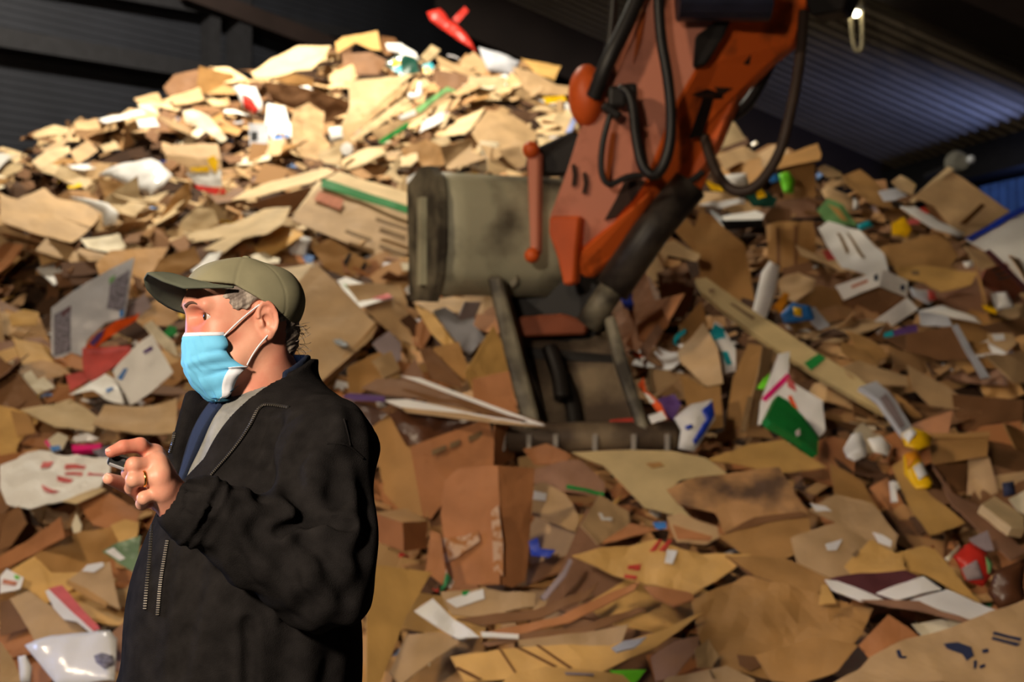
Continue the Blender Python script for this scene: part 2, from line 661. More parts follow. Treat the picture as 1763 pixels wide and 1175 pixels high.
def px_sheet(name, label, cat, m, code, poly, c=0.015, p=0.0, l=0.17, f=0.0, th=0.006, marks=(), parent=None, Y=None, q=4.0, g=None):
    """One piece of waste: its outline along the sight lines, laid on a plane of its own that leans on the heap."""
    SEED[0] += 1
    sd = SEED[0] * 1.37
    cx = sum(a for a, b in poly) / len(poly)
    cy = sum(b for a, b in poly) / len(poly)
    Yc = (Y if Y else depth(cx, cy)) - lift_along(cx, cy, l)
    O = at(cx, cy, Yc)
    nv = NRM[code] if isinstance(code, str) else code
    ax, ay, nn = frame(nv)

    def uv(a, b):
        r = at(a, b, 1.0) - Vector((0, 0, CAMZ))
        c0 = Vector((0, 0, CAMZ))
        t = (O - c0).dot(nn) / r.dot(nn)
        q_ = c0 + r * t - O
        return (q_.dot(ax), q_.dot(ay))

    pts = [uv(a, b) for a, b in poly]
    fz, lines = displacer(pts, c, p, f, sd, q)
    ext = max(max(u for u, v in pts) - min(u for u, v in pts), max(v for u, v in pts) - min(v for u, v in pts))
    me = sheet_mesh(name, pts, ax, ay, nn, fz, th, max(0.045, ext / 11), lines)
    if me is None:
        return None
    o = link(name, me, TONE[m], parent, O, smooth=bool(p))
    for mk in marks:
        mn, mm, mp = mk
        me2 = sheet_mesh(mn, [uv(a, b) for a, b in mp], ax, ay, nn, fz, 0.002, max(0.04, ext / 9), lines, lift=0.007 if not p else 0.012)
        if me2:
            link(mn, me2, TONE[mm], o, smooth=bool(p))
    if parent is None:
        tagprops(o, label, cat, g)
        HAND_POLYS.append(poly)
        LANDMARKS.append((cx, cy, label))
    return o


def parse_poly(s):
    return [tuple(float(t) for t in q_.split(',')) for q_ in s.split()]


def build_list(txt):
    cur = None
    items = []
    for ln in txt.strip().splitlines():
        ln = ln.strip()
        if not ln or ln.startswith('#'):
            continue
        if ln.startswith('>'):
            mn, mm, pp = [t.strip() for t in ln[1:].split('|')]
            items[-1][6].append((mn, mm, parse_poly(pp)))
        else:
            a = [t.strip() for t in ln.split('|')]
            opts = {}
            if len(a) > 6 and a[6]:
                for kv in a[6].split():
                    k_, v_ = kv.split('=')
                    opts[k_] = float(v_)
            items.append([a[0], a[1], a[2], a[3], a[4], parse_poly(a[5]), [], opts])
    for it in items:
        px_sheet(it[0], it[1], it[2], it[3], it[4], it[5], marks=it[6], **it[7])


def crate(name, label, cat, faces, l=0.2, Y=None, th=0.007):
    """A carton of several panels: each panel lists (x, y, distance offset) corners; panels are parts."""
    allp = [q_ for _, _, P in faces for q_ in P]
    cx = sum(q_[0] for q_ in allp) / len(allp)
    cy = sum(q_[1] for q_ in allp) / len(allp)
    Yc = (Y if Y else depth(cx, cy)) - lift_along(cx, cy, l)
    O = at(cx, cy, Yc)
    t = empty(name, O)
    tagprops(t, label, cat)
    for pn, m, P in faces:
        V3 = [at(a, b, Yc + d) for a, b, d in P]
        c0 = sum(V3, Vector()) / len(V3)
        nn = Vector()
        for a, b in zip(V3, V3[1:] + V3[:1]):
            nn += (a - c0).cross(b - c0)
        nn.normalize()
        if nn.dot(Vector((0, 0, CAMZ)) - c0) < 0:
            nn = -nn
        ax, ay, nn = frame(nn)
        pts = [((v - c0).dot(ax), (v - c0).dot(ay)) for v in V3]
        SEED[0] += 1
        fz, lines = displacer(pts, 0.012, 0, 0, SEED[0] * 1.37)
        me = sheet_mesh(pn, pts, ax, ay, nn, (lambda u, v, k=SEED[0]: 0.014 * noise.noise(Vector((u * 5, v * 5, k)))), th, 0.12)
        if me:
            link(pn, me, TONE[m], t, c0 - O)
    HAND_POLYS.extend([(a, b) for a, b, d in f_[2]] for f_ in faces)
    LANDMARKS.append((cx, cy, label))
    return t


LIST_A = '''
# --- ridge, left
cardboard_flap|brown box flap with frayed end standing on the ridge above the white roll|cardboard|brown|F|282,152 300,128 335,120 368,117 376,150 332,163 290,166
torn_strip|pale torn cardboard strip at the ridge left of the big slab|cardboard|pale|S|360,113 395,117 427,135 402,143 378,142|l=.25
cardboard_lump|small tan crushed flap beneath the frayed brown flap|cardboard|tan|S|292,166 344,153 352,172 300,183
paper_strip|long white strip lying along the left shoulder of the heap|paper|white|S|170,207 240,188 253,195 180,213
cardboard_strip|kraft strip edging the far left shoulder of the heap|cardboard|pale|S|55,229 95,215 119,218 115,229 60,236
cardboard_flap|tan flap between kraft edging strip and long white strip|cardboard|tan|S|129,211 168,206 173,222 131,227
folded_cardboard|tan folded strip hanging under the kraft edging strip|cardboard|tan|R|70,257 110,240 127,214 131,222 106,256 82,261
cardboard_sheet|pale slanted sheet, lower one below the tan folded strip|cardboard|pale|R|55,277 80,260 119,251 121,262 70,291
cardboard_sheet|pale pointed sheet right of the pale slanted sheet|cardboard|tan|R|120,262 150,244 169,260 132,285
cardboard_flap|small pale flap with dark hollow above the white sack|cardboard|pale|S|172,252 200,243 206,256 180,261
paper_scrap|bluish white scrap on the left shoulder ridge|paper|white|S|235,206 266,203 275,217 240,220
torn_strip|thin tan strip hanging right of the bluish white scrap|cardboard|tan|F|270,201 278,199 329,222 326,232 300,222
torn_paper|white and yellowish torn sheets trailing right of the thin tan strip|paper|cream|F|314,190 330,187 360,200 391,238 381,244 345,220 320,212|c=.03
foam_insert|grey white square insert with a dark square hole|packaging|grey|F|428,214 462,214 463,248 430,251|th=.04
> opening|black|432,228 444,228 444,242 432,242
crumpled_bag|white bag with red print on the upper left of the heap|bag|gloss|F|400,150 412,147 440,150 452,178 450,190 440,198 418,188 410,165|c=.03 p=.04
> print|red|419,168 432,171 446,190 438,198 421,189
paper_sheet|white crumpled sheet with blue hem right of the red printed bag|paper|white|S|460,177 490,183 498,210 510,216 505,235 470,240 456,215|c=.03
> hem|sky|470,233 500,231 492,240 474,242
cardboard_slab|big pale slab bent over the ridge left of the summit|cardboard|pale|S|432,127 470,102 512,82 570,78 557,108 537,134 508,128 470,135 440,136|l=.35 f=.2
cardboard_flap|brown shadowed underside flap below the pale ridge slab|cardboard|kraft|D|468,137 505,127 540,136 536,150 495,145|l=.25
cardboard_flap|tan box flap forming the very summit of the heap|cardboard|yel|F|590,64 650,53 656,88 640,86 612,73 580,92 577,74|l=.3
cardboard_flap|brown flap right of the summit flap|cardboard|brown|r|655,62 680,65 692,82 657,90|l=.3
cardboard_sheet|brown tilted sheet below the summit flap|cardboard|brown|F|588,92 640,90 668,104 650,128 595,130|l=.2
plastic_bottle|white plastic bottle lying right of the summit|bottle|white|F|664,76 690,75 716,92 722,104 708,106 690,92 668,88|p=.03 l=.35
snack_bag|dark green film bag with yellow and teal print at the summit|bag|darkgreen|F|664,106 690,95 716,100 722,125 692,129 670,116|c=.03 l=.3
> print|yellow|674,105 688,104 690,113 678,116
> print|teal|674,116 690,113 692,126 682,124
sticker|teal and yellow wrapper right of the dark green bag|wrapper|teal|F|727,112 742,107 748,116 734,124|l=.3
> print|yellow|728,116 738,115 740,123 730,125
cardboard_board|small pale panel right of the dark green bag|cardboard|pale|R|722,100 742,78 757,88 734,111|l=.3
cardboard_board|long kraft panel sloping down right of the summit|cardboard|tan|V|750,94 800,116 822,128 812,132 758,112|l=.25
cardboard_sheet|brown sheet below the long kraft panel at the ridge|cardboard|brown|F|745,118 800,128 820,142 790,165 750,150
plastic_bag|grey white plastic sack on the ridge right of the red film|bag|grey|F|824,80 860,90 896,105 886,131 840,122 830,100|c=.03 p=.05 l=.3
open_carton|pale open box top on the ridge by the orange arm|cardboard|yel|S|897,100 935,108 966,112 955,137 921,125|l=.3
cardboard_sheet|wide tan sheet on the ridge reaching the orange arm|cardboard|tan|F|882,116 920,125 960,146 994,149 994,163 915,163 900,150|l=.3
plastic_film|yellow film under the wide tan ridge sheet|film|yellow|F|934,168 970,164 976,173 940,179
cardboard_strip|upright tan strip near the blue white tube|cardboard|tan|F|957,175 968,171 971,216 960,214
plastic_tube|blue white glossy tube leaning beside the orange arm|tube|bluewhite|F|974,227 989,193 997,196 983,229|th=.03 l=.3
paper_scrap|white scrap between upright tan strip and orange arm|paper|white|F|972,176 985,180 984,200 973,196
# --- upper middle
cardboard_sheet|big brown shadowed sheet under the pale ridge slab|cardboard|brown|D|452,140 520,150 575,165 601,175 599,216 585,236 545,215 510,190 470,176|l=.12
cardboard_sheet|sunlit yellowish crumpled sheet below the shadowed sheet|cardboard|tan|R|505,190 530,180 558,195 556,230 570,250 546,280 520,270 503,250 500,215|c=.03
paper_scrap|small white scrap caught under the pale ridge slab|paper|white|F|512,150 530,147 540,156 520,166
cardboard_sheet|broad pale sheet, topmost of the leaning fan|cardboard|pale|R|600,140 655,134 712,128 668,165 615,212 598,229 587,219 602,183|l=.22
cardboard_strip|narrow pale strip, second in the leaning fan|cardboard|tan|R|600,233 622,205 690,149 697,157 640,206 603,237|l=.25
cardboard_strip|pale strip with curled end, third in the leaning fan|cardboard|pale|R|601,240 640,209 700,165 709,173 650,219 611,242|l=.27
cardboard_sheet|green bordered kraft sheet, lowest of the leaning fan|cardboard|tan|R|634,229 690,205 760,163 777,160 771,173 700,214 652,247|l=.3
> border|green|648,247 700,212 705,217 656,252
> border|palegreen|714,188 768,152 786,164 766,161 722,196
> tape|white|684,203 714,189 716,198 690,208
glass_bottle|clear bottle with bright glint above the leaning fan|bottle|gloss|F|702,160 716,160 720,140 726,141 727,165 720,170 704,169|p=.02 l=.35
paper_sheet|white torn papers right of the green bordered sheet|paper|white|S|730,207 765,197 762,210 735,222 722,228|c=.03
cardboard_sheet|pale curved sheet left of the big folded sheet|cardboard|pale|T|760,235 789,207 835,186 811,224 800,231 765,234|l=.25
folded_sheet|big tan folded sheet with drooping end beside the bucket|cardboard|tan|V|815,216 840,190 885,192 906,210 926,226 920,246 895,251 850,258 834,240|l=.28 f=-.15
cardboard_tail|tan drooping tail under the big folded sheet|cardboard|tan|F|858,260 895,251 899,266 906,285 890,291 870,273|l=.28
cardboard_scrap|pale round ended scrap under the pale curved sheet|cardboard|pale|F|742,240 770,232 776,245 760,259 748,252
paper_cup|white cup with pink rim left of the fan foot|cup|white|F|566,221 588,217 591,240 570,247|p=.03
cardboard_scrap|pale bent scrap below the white cup|cardboard|pale|F|553,262 590,246 586,285 560,282 545,270
white_disc|round white lid shining below the leaning fan|lid|white|F|586,257 590,249 597,246 604,249 608,257 604,265 597,268 590,265|th=.02 l=.3
cardboard_log|pale curled sheet right of the round white lid|cardboard|pale|T|578,281 618,260 655,251 666,262 632,281 600,291|p=.03
torn_cardboard|forked pale torn piece above the green striped carton|cardboard|pale|F|655,311 672,290 684,270 691,280 681,296 696,316 680,313 668,302
foil_wrapper|crumpled silver wrapper with red print beside the bucket top|wrapper|gloss|F|700,306 730,290 741,309 722,326 700,318|c=.05
> print|redprint|722,298 734,300 732,308 722,306
cardboard_sheet|brown sagging sheet above the crumpled silver wrapper|cardboard|kraft|F|690,255 735,240 775,258 765,285 730,292 700,282
cardboard_beam|long pale folded board left of the green striped carton|cardboard|pale|T|399,349 421,328 464,315 520,300 562,290 577,296 520,320 440,342|l=.28
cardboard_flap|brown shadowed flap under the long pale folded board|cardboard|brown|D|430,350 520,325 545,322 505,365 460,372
# --- left upper
cardboard_sheet|large tan buckled sheet at the far left edge|cardboard|tan|V|0,337 30,345 76,326 84,332 97,342 150,352 176,368 152,400 122,426 60,402 15,387 0,381|l=.3
cardboard_tube|white bent plastic pipe over the large tan sheet|pipe|white|F|118,338 150,342 186,350 204,366 200,386 178,389 176,368 150,353|p=.03 l=.35
cardboard_block|pale square flap right of the white bent pipe|cardboard|pale|S|204,361 222,346 253,352 231,371 210,367|l=.25
cardboard_strip|pale curled strip below the white sack|cardboard|pale|S|193,336 240,341 291,330 271,350 228,347|l=.25
plastic_sack|bright white sack on the left of the heap|bag|gloss|S|168,297 210,280 262,275 297,300 281,320 260,334 230,318 190,302|c=.04 p=.04 l=.28
cardboard_flap|brown flap under the bright white sack|cardboard|kraft|F|167,306 215,316 223,336 180,339|l=.22
food_box|white box with yellow lid and red base on the left slope|box|white|F|320,300 380,293 383,322 340,319|l=.28
> lid|yellow|328,291 360,287 360,297 330,297
> knob|yellow|357,275 368,268 376,279 373,301 361,286
> base|red|334,318 360,322 386,325 391,336 370,336 340,326
cardboard_strip|kraft diagonal strip below the bright white sack|cardboard|kraft|r|262,396 300,335 326,310 331,340 286,401
cardboard_flap|pale triangular flap above the pale forked board|cardboard|pale|F|312,381 340,355 369,363 377,386 350,401 315,396|l=.25
folded_cardboard|long pale forked board above the olive cap|cardboard|pale|T|314,402 400,385 455,360 501,357 490,386 460,405 420,411 385,436 350,431 390,407 330,417|l=.28
cardboard_lump|tan curled lumps at the left edge under the large tan sheet|cardboard|tan|S|0,405 50,402 66,420 42,441 0,451|c=.04
paper_sheet|pale curled papers under the point of the large tan sheet|paper|cream|S|138,411 205,404 217,425 190,436 150,427|c=.03
cardboard_board|kraft panel behind the leaning poster board|cardboard|kraft|S|165,456 190,430 290,425 259,471 229,516 222,472 170,472|l=.14
cardboard_board|kraft rounded panel left above the olive cap brim|cardboard|kraft|F|274,446 335,424 346,451 312,471 260,476|l=.2
paper_strip|white strip running into the top of the olive cap|paper|white|S|329,471 360,437 383,436 351,476|l=.25
plastic_tray|small white tub above the cap beside the green striped carton|tub|white|F|486,412 505,402 536,410 524,440 500,436|p=.03
sponge|pale crumpled paper above the olive cap|paper|cream|S|430,444 455,435 482,445 480,453 450,458|c=.04
cardboard_box|small kraft box with black straps behind the cap|box|kraft|F|535,425 570,412 640,455 600,480 560,462|l=.15
> strap|black|590,455 602,436 606,439 596,462
> strap|black|618,470 628,452 632,455 624,474
# --- left middle
poster_board|white poster board with printed side columns leaning left of the man|poster|grey|F|87,619 88,530 125,500 228,437 215,546 180,556 150,586 138,632|l=.3 th=.01
> print|greyink|92,612 93,542 122,526 121,604
> print|greyink|184,532 190,484 222,462 214,536
> print|maroon|106,540 122,526 122,533 108,546
> print|palegreen|187,480 198,472 196,482 188,490
> print|sky|206,536 214,530 213,545 207,548
curved_sheet|orange and purple printed curved sheet under the poster board|paper|vivid|r|145,601 160,580 200,553 230,545 241,538 236,551 205,570 180,587 165,599|l=.34
> print|purple|152,592 166,575 180,566 172,584 160,597
crushed_crate|faded red crushed plastic crate left of the man|crate|pinkred|F|143,601 182,596 223,594 227,606 197,632 160,657 145,651|c=.03 l=.36
> rib|pink|150,606 222,599 222,603 152,611
red_rag|red scrap below the faded red crate|scrap|pinkred|F|113,646 140,640 152,656 120,673|l=.34
mailer_bag|white mailing bag with blue oval, right of the red crate|bag|white|F|196,641 235,597 262,577 275,600 298,640 262,673 225,698 213,691 203,666|c=.03 l=.4
> print|sky|203,653 215,637 222,637 210,656
> print|purple|247,607 262,597 264,603 250,612
mailer_bag|white mailing bag with small blue mark below the red crate|bag|white|S|119,681 150,660 180,641 198,649 213,691 180,686 160,673|c=.03 l=.38
> print|sky|182,672 192,665 196,668 185,677
green_wrapper|green glossy wrapper scrap beside the man's mask|wrapper|green|F|280,576 290,560 303,562 304,575 291,582|c=.03 l=.3
plastic_film|clear film with shiny folds left of the man's mask|film|cream|F|246,560 262,552 275,566 300,590 306,615 282,600 262,580|c=.05 l=.3
cardboard_sheet|yellow kraft sheet under the cap brim|cardboard|kraft|S|225,545 275,510 310,545 290,560 250,565|l=.2
paper_fold|long pale fold of paper above the green wrapper|paper|mauvegrey|F|214,535 248,505 262,530 240,545 218,546|l=.3
yellow_envelope|yellow padded envelope at the far left|envelope|yel|S|15,545 40,535 68,540 62,560 20,562|l=.25
# --- left lower
cardboard_sheet|long pale sheet lying left of the man's collar|cardboard|pale|S|33,701 90,695 120,685 136,695 166,715 160,741 95,736 70,723|l=.3
cardboard_sheet|long tan sheet touching the man's jacket front|cardboard|tan|S|160,736 180,700 250,699 305,690 305,752 250,749 190,743|l=.32
cardboard_flap|kraft flap under the long pale sheet|cardboard|kraft|F|17,706 50,714 62,746 30,752|l=.2
magenta_case|magenta glossy case above the white printed sack|case|magenta|S|123,766 175,763 173,774 125,777|th=.03 l=.34
plastic_bag|small white bag behind the magenta case|bag|gloss|F|126,754 150,745 172,757 130,763|c=.03 l=.3
striped_carton|small carton with magenta and blue stripes left of the magenta case|box|cream|F|76,762 100,745 118,752 108,775 90,780|l=.3
> print|magenta|76,762 82,757 88,768 84,772
> print|sky|86,770 104,768 106,776 90,779
woven_sack|big white sack printed in red beside the man's hand|bag|white|S|0,801 30,796 50,785 70,780 192,789 188,820 175,841 110,866 50,876 10,866 0,841|c=.05 l=.42
> print|pink|112,798 148,800 144,806 110,804
> print|pink|112,810 142,812 140,816 110,814
> print|pink|98,818 126,824 120,830 98,826
> print|pink|74,796 92,794 86,806 70,808
> print|pink|72,836 86,840 104,850 96,854 76,846
> print|pink|152,812 180,816 178,822 150,818
cardboard_offcut|pale cardboard edge under the white printed sack|cardboard|pale|S|108,866 170,840 183,845 132,871|l=.38
grey_lens|blue grey plastic housing beside the man's fingertips|housing|greyink|F|158,776 190,768 206,785 176,790|th=.04 l=.4
cardboard_board|orange kraft carton wall in the lower left|cardboard|orange|L|0,966 30,940 75,912 108,893 112,926 60,954 0,990|l=.35
cardboard_board|yellow kraft inside wall of the flattened carton|cardboard|kraft|R|60,955 112,926 140,915 210,905 202,960 166,986 88,986|l=.28
cardboard_board|wide tan floor of the flattened carton at the lower left|cardboard|yel|S|0,992 60,956 88,986 166,986 130,1012 95,1032 60,1050 20,1018|l=.3
shipping_label|white shipping label with green and red print at the left edge|label|white|S|0,992 12,981 41,996 35,1016 0,1023|l=.45
> print|redprint|6,998 30,1004 27,1011 4,1006
> print|lime|25,992 34,995 33,1000 26,998
plastic_tray|green ribbed film tray beside the jacket hem|tray|greenfilm|F|176,951 200,935 242,922 234,988 205,971 190,959|c=.02 l=.4
> rib|gloss|182,951 196,944 216,962 206,966
cardboard_box|tan taped box with glossy top in the lower left|box|tan|S|116,999 150,975 190,969 196,1000 207,1052 186,1041 150,1016|l=.4
> tape|gloss|142,985 150,976 178,971 180,977 162,988
> side|kraft|116,999 150,1016 186,1041 184,1050 140,1024 114,1006
printed_strip|white strip with rose band pointing at the white mailer|paper|white|S|78,1019 108,1012 172,1086 158,1092 132,1071 110,1066 92,1046|l=.5
> band|pink|84,1017 108,1012 174,1086 162,1090
cardboard_sheet|tan sheet below the shipping label|cardboard|tan|S|15,1026 48,1012 75,1036 135,1072 148,1086 60,1106 50,1086|l=.42
mailer_bag|glossy white mailing bag with black scribble at the lower left|bag|gloss|S|44,1116 90,1101 190,1089 202,1101 198,1176 98,1176|c=.03 p=.03 l=.55
> print|greyink|164,1138 178,1132 196,1136 198,1150 182,1160 168,1150
plastic_bottle|narrow white bottle at the bottom left|bottle|white|F|31,1131 44,1129 55,1150 52,1176 36,1176|p=.03 l=.5
cardboard_offcut|tan carton corner in the bottom left corner|cardboard|tan|R|0,1104 20,1130 42,1176 0,1176|l=.5
cardboard_box|dark kraft crushed box at the left edge below the label|box|brown|F|0,1036 25,1031 52,1082 0,1096|l=.35
cardboard_sheet|orange kraft curved sheet behind the man's sleeve|cardboard|orange|S|130,860 190,850 240,880 230,925 160,905|l=.3
cardboard_scrap|yellow kraft scrap beside the jacket front|cardboard|yel|S|190,905 215,895 240,900 236,925 205,935|l=.38
paper_scrap|pale upright scrap above the flattened carton|paper|cream|F|124,905 132,885 141,905 138,917 126,918|l=.35
cardboard_box|dark orange box end at the left edge below the white sack|box|brown|L|0,885 30,870 45,900 20,940 0,950|l=.3
'''
build_list(LIST_A)

# red film caught on top of the ridge, standing up
px_sheet('red_film', 'red translucent film standing up on the ridge', 'film', 'red', 'F',
         [(735, 22), (757, 14), (772, 32), (800, 55), (812, 74), (821, 92), (811, 84), (790, 72), (765, 50), (741, 36)], c=.04, l=.35, p=.03)
px_sheet('red_ribbon', 'red ribbon spike beside the red film on the ridge', 'ribbon', 'red', 'F', [(779, 33), (800, 12), (807, 20), (788, 40)], l=.4, c=.02)

# --- cartons of several panels
crate('cardboard_box', 'big tan carton with green tape left of the excavator bucket', 'box', [
    ('panel', 'tan', [(556, 312, .3), (724, 372, .1), (712, 468, -.35), (650, 440, -.3), (560, 402, -.2), (500, 379, -.1)]),
    ('flap', 'pale', [(557, 309, .32), (582, 297, .6), (730, 340, .5), (725, 370, .12)]),
    ('flap', 'pale', [(499, 378, -.1), (548, 312, .35), (555, 312, .3), (512, 374, -.06)]),
    ('tape', 'green', [(556, 308, .26), (726, 362, .04), (724, 376, .02), (552, 321, .2)]),
    ('print', 'redprint', [(549, 330, .14), (592, 343, .1), (586, 360, .02), (541, 344, .08)]),
    ('print', 'ink', [(597, 394, -.20), (640, 411, -.22), (637, 416, -.26), (594, 399, -.24)]),
    ('print', 'ink', [(648, 374, -.1), (716, 396, -.16), (715, 401, -.18), (647, 379, -.12)]),
    ('print', 'ink', [(655, 419, -.24), (700, 436, -.28), (697, 442, -.31), (652, 425, -.27)]),
    ('print', 'ink', [(655, 392, -.17), (700, 406, -.2), (697, 414, -.23), (652, 399, -.2)]),
], l=.25)
crate('cardboard_box', 'large kraft carton with a hole, right behind the olive cap', 'box', [
    ('panel', 'tan', [(545, 455, .25), (649, 557, -.1), (640, 580, -.16), (556, 658, -.35), (520, 640, -.3), (500, 560, -.1), (505, 492, .1)]),
    ('flap', 'pale', [(478, 463, .25), (541, 452, .35), (510, 491, .1), (495, 490, .08)]),
    ('side', 'kraft', [(649, 557, -.1), (652, 566, .05), (562, 668, -.2), (556, 658, -.35)]),
    ('opening', 'black', [(573, 585, -.24), (585, 583, -.24), (600, 593, -.28), (594, 598, -.3), (578, 592, -.27)]),
], l=.35)
crate('cardboard_box', 'open orange carton stuffed with brown paper, right of the man', 'box', [
    ('panel', 'orange', [(706, 768, .0), (840, 722, .1), (851, 760, .05), (850, 812, .0), (782, 838, -.05), (742, 895, -.1), (728, 890, -.1)]),
    ('panel', 'kraft', [(628, 735, .2), (690, 712, .25), (707, 768, .0), (740, 893, -.1), (692, 882, .0), (665, 850, .1)]),
    ('panel', 'kraft', [(690, 690, .55), (830, 690, .65), (842, 722, .1), (842, 740, .12), (700, 760, .3)]),
    ('panel', 'orange', [(846, 722, .1), (896, 738, .35), (880, 790, .35), (852, 812, .0)]),
    ('print', 'ink', [(744, 776, -.03), (768, 766, -.01), (768, 774, -.01), (744, 785, -.03)]),
    ('print', 'ink', [(775, 764, .0), (792, 757, .02), (792, 766, .02), (775, 773, .0)]),
    ('print', 'ink', [(806, 752, .03), (830, 742, .06), (832, 752, .06), (808, 762, .03)]),
], l=.45)
px_sheet('brown_paper', 'crumpled glossy brown paper stuffed in the open orange carton', 'paper', 'dark', 'F',
         [(668, 712), (720, 705), (830, 715), (822, 728), (760, 758), (700, 770)], c=.05, l=.55)
px_sheet('brown_paper', 'glossy brown paper fold beside the man\'s shoulder', 'paper', 'dark', 'F',
         [(600, 690), (640, 698), (668, 712), (660, 730), (620, 735), (606, 720)], c=.04, l=.5)
crate('cardboard_box', 'small orange box standing against the man\'s elbow', 'box', [
    ('panel', 'orange', [(645, 884, .05), (692, 900, -.08), (692, 950, -.08), (645, 932, .05)]),
    ('panel', 'orange', [(692, 900, -.08), (736, 898, .08), (735, 945, .08), (692, 950, -.08)]),
    ('top', 'kraft', [(645, 884, .05), (700, 876, .2), (736, 898, .08), (692, 900, -.08)]),
], l=.5)
crate('flattened_box', 'tall orange flattened carton with torn white patch, right of the open carton', 'box', [
    ('panel', 'orange', [(763, 828, .0), (790, 806, .05), (857, 802, .0), (860, 870, -.02), (862, 1006, -.02), (786, 1008, .0), (770, 985, .02), (758, 885, .03)]),
    ('panel', 'orange', [(857, 802, .0), (921, 806, .08), (918, 862, .06), (912, 940, .06), (905, 1000, .05), (880, 1012, .03), (862, 1006, -.02)]),
    ('patch', 'scratch', [(761, 928, -.012), (800, 924, -.02), (822, 914, -.025), (826, 932, -.025), (790, 958, -.015), (764, 972, -.012)]),
    ('patch', 'scratch', [(846, 880, -.04), (858, 870, -.045), (866, 935, -.045), (866, 992, -.045), (850, 986, -.04)]),
], l=.62)
crate('folded_box', 'flat box with white edges pointing at the excavator bucket', 'box', [
    ('panel', 'brown', [(622, 672, .1), (650, 650, .15), (690, 647, .15), (938, 733, -.1), (932, 739, -.1), (720, 678, .0), (660, 680, .05)]),
    ('edge', 'white', [(688, 647, .13), (722, 651, .1), (940, 733, -.13), (926, 734, -.12)]),
    ('panel', 'white', [(660, 690, .02), (700, 686, .0), (760, 698, -.05), (805, 710, -.08), (930, 736, -.14), (780, 716, -.1), (690, 702, -.02)]),
    ('edge', 'purple', [(588, 684, .02), (602, 677, .02), (662, 683, .0), (662, 692, .0), (610, 690, .02)]),
    ('edge', 'tan', [(690, 702, -.04), (800, 712, -.1), (942, 738, -.16), (860, 730, -.13), (700, 710, -.06)]),
], l=.75)
crate('cardboard_box', 'open kraft carton with raised flaps at the right edge below the cone of yellow bags', 'box', [
    ('panel', 'kraft', [(1598, 752, .1), (1702, 750, .1), (1700, 786, .0), (1606, 802, .0)]),
    ('panel', 'tan', [(1668, 790, .1), (1700, 785, .0), (1722, 850, -.1), (1700, 856, -.1), (1665, 852, .0)]),
    ('panel', 'brown', [(1606, 802, .0), (1668, 790, .1), (1665, 852, .05), (1640, 856, .0), (1628, 820, .0)]),
    ('flap', 'kraft', [(1600, 748, .12), (1704, 744, .12), (1704, 752, .08), (1600, 756, .08)]),
], l=.3)
crate('cardboard_box', 'big tan carton on the ridge at the right, seam on its face', 'box', [
    ('panel', 'tan', [(1568, 347, .1), (1640, 289, .35), (1738, 366, .1), (1664, 410, -.2), (1648, 400, -.2), (1612, 352, .0)]),
    ('side', 'pale', [(1566, 345, .1), (1632, 286, .38), (1642, 290, .34), (1572, 350, .08)]),
    ('seam', 'crease', [(1652, 385, -.11), (1690, 350, .0), (1697, 354, .0), (1660, 390, -.11)]),
    ('panel', 'brown', [(1580, 362, .2), (1610, 350, .05), (1650, 402, -.15), (1640, 410, .1), (1596, 385, .2)]),
], l=.35)
crate('cardboard_box', 'white carton with blue star prints, torn open, on the right slope', 'box', [
    ('panel', 'white', [(1438, 492, .05), (1520, 464, .0), (1514, 492, -.05), (1452, 517, .0)]),
    ('panel', 'white', [(1520, 464, .0), (1563, 484, .08), (1561, 512, .05), (1514, 492, -.05)]),
    ('panel', 'white', [(1496, 560, -.05), (1562, 512, -.1), (1581, 532, -.15), (1512, 578, -.1)]),
    ('panel', 'brown', [(1444, 517, .1), (1514, 492, .05), (1555, 512, .15), (1500, 560, .05), (1470, 562, .05)]),
    ('print', 'navy', [(1505, 474, -.03), (1511, 472, -.03), (1512, 482, -.04), (1506, 484, -.04)]),
    ('print', 'navy', [(1552, 490, .02), (1558, 492, .03), (1557, 501, .02), (1551, 499, .01)]),
    ('print', 'redprint', [(1466, 492, .0), (1494, 482, -.03), (1494, 486, -.04), (1466, 496, -.01)]),
], l=.3)
crate('carton_tray', 'black tray with white insert on the ridge right of the digging arm', 'tray', [
    ('top', 'white', [(1243, 374, .1), (1300, 362, .2), (1316, 370, .1), (1312, 378, .0), (1250, 380, .0)]),
    ('side', 'black', [(1240, 380, .0), (1314, 378, .0), (1314, 392, .0), (1250, 397, .0)]),
    ('side', 'black', [(1222, 360, .2), (1243, 374, .1), (1250, 397, .0), (1232, 388, .1)]),
], l=.3)
crate('cardboard_box', 'tall kraft box with dark stripe left of the green box', 'box', [
    ('panel', 'kraft', [(1247, 742, .0), (1262, 650, .05), (1288, 592, .1), (1312, 596, .1), (1296, 690, .0), (1290, 746, .0)]),
    ('panel', 'tan', [(1312, 596, .1), (1334, 602, .2), (1316, 690, .12), (1306, 746, .1), (1290, 746, .0), (1296, 690, .0)]),
    ('print', 'ink', [(1274, 744, -.03), (1288, 682, -.03), (1297, 684, -.03), (1284, 746, -.03)]),
], l=.35)
crate('cardboard_box', 'open topped kraft box on the ridge under the kraft lid', 'box', [
    ('panel', 'kraft', [(1346, 286, .1), (1404, 280, .1), (1405, 342, .0), (1350, 342, .0)]),
    ('panel', 'mauve', [(1334, 345, -.05), (1404, 340, -.05), (1406, 374, -.1), (1336, 378, -.1)]),
    ('lid', 'kraft', [(1328, 272, .2), (1408, 250, .3), (1414, 262, .1), (1412, 278, .05), (1340, 290, .05)]),
], l=.3)

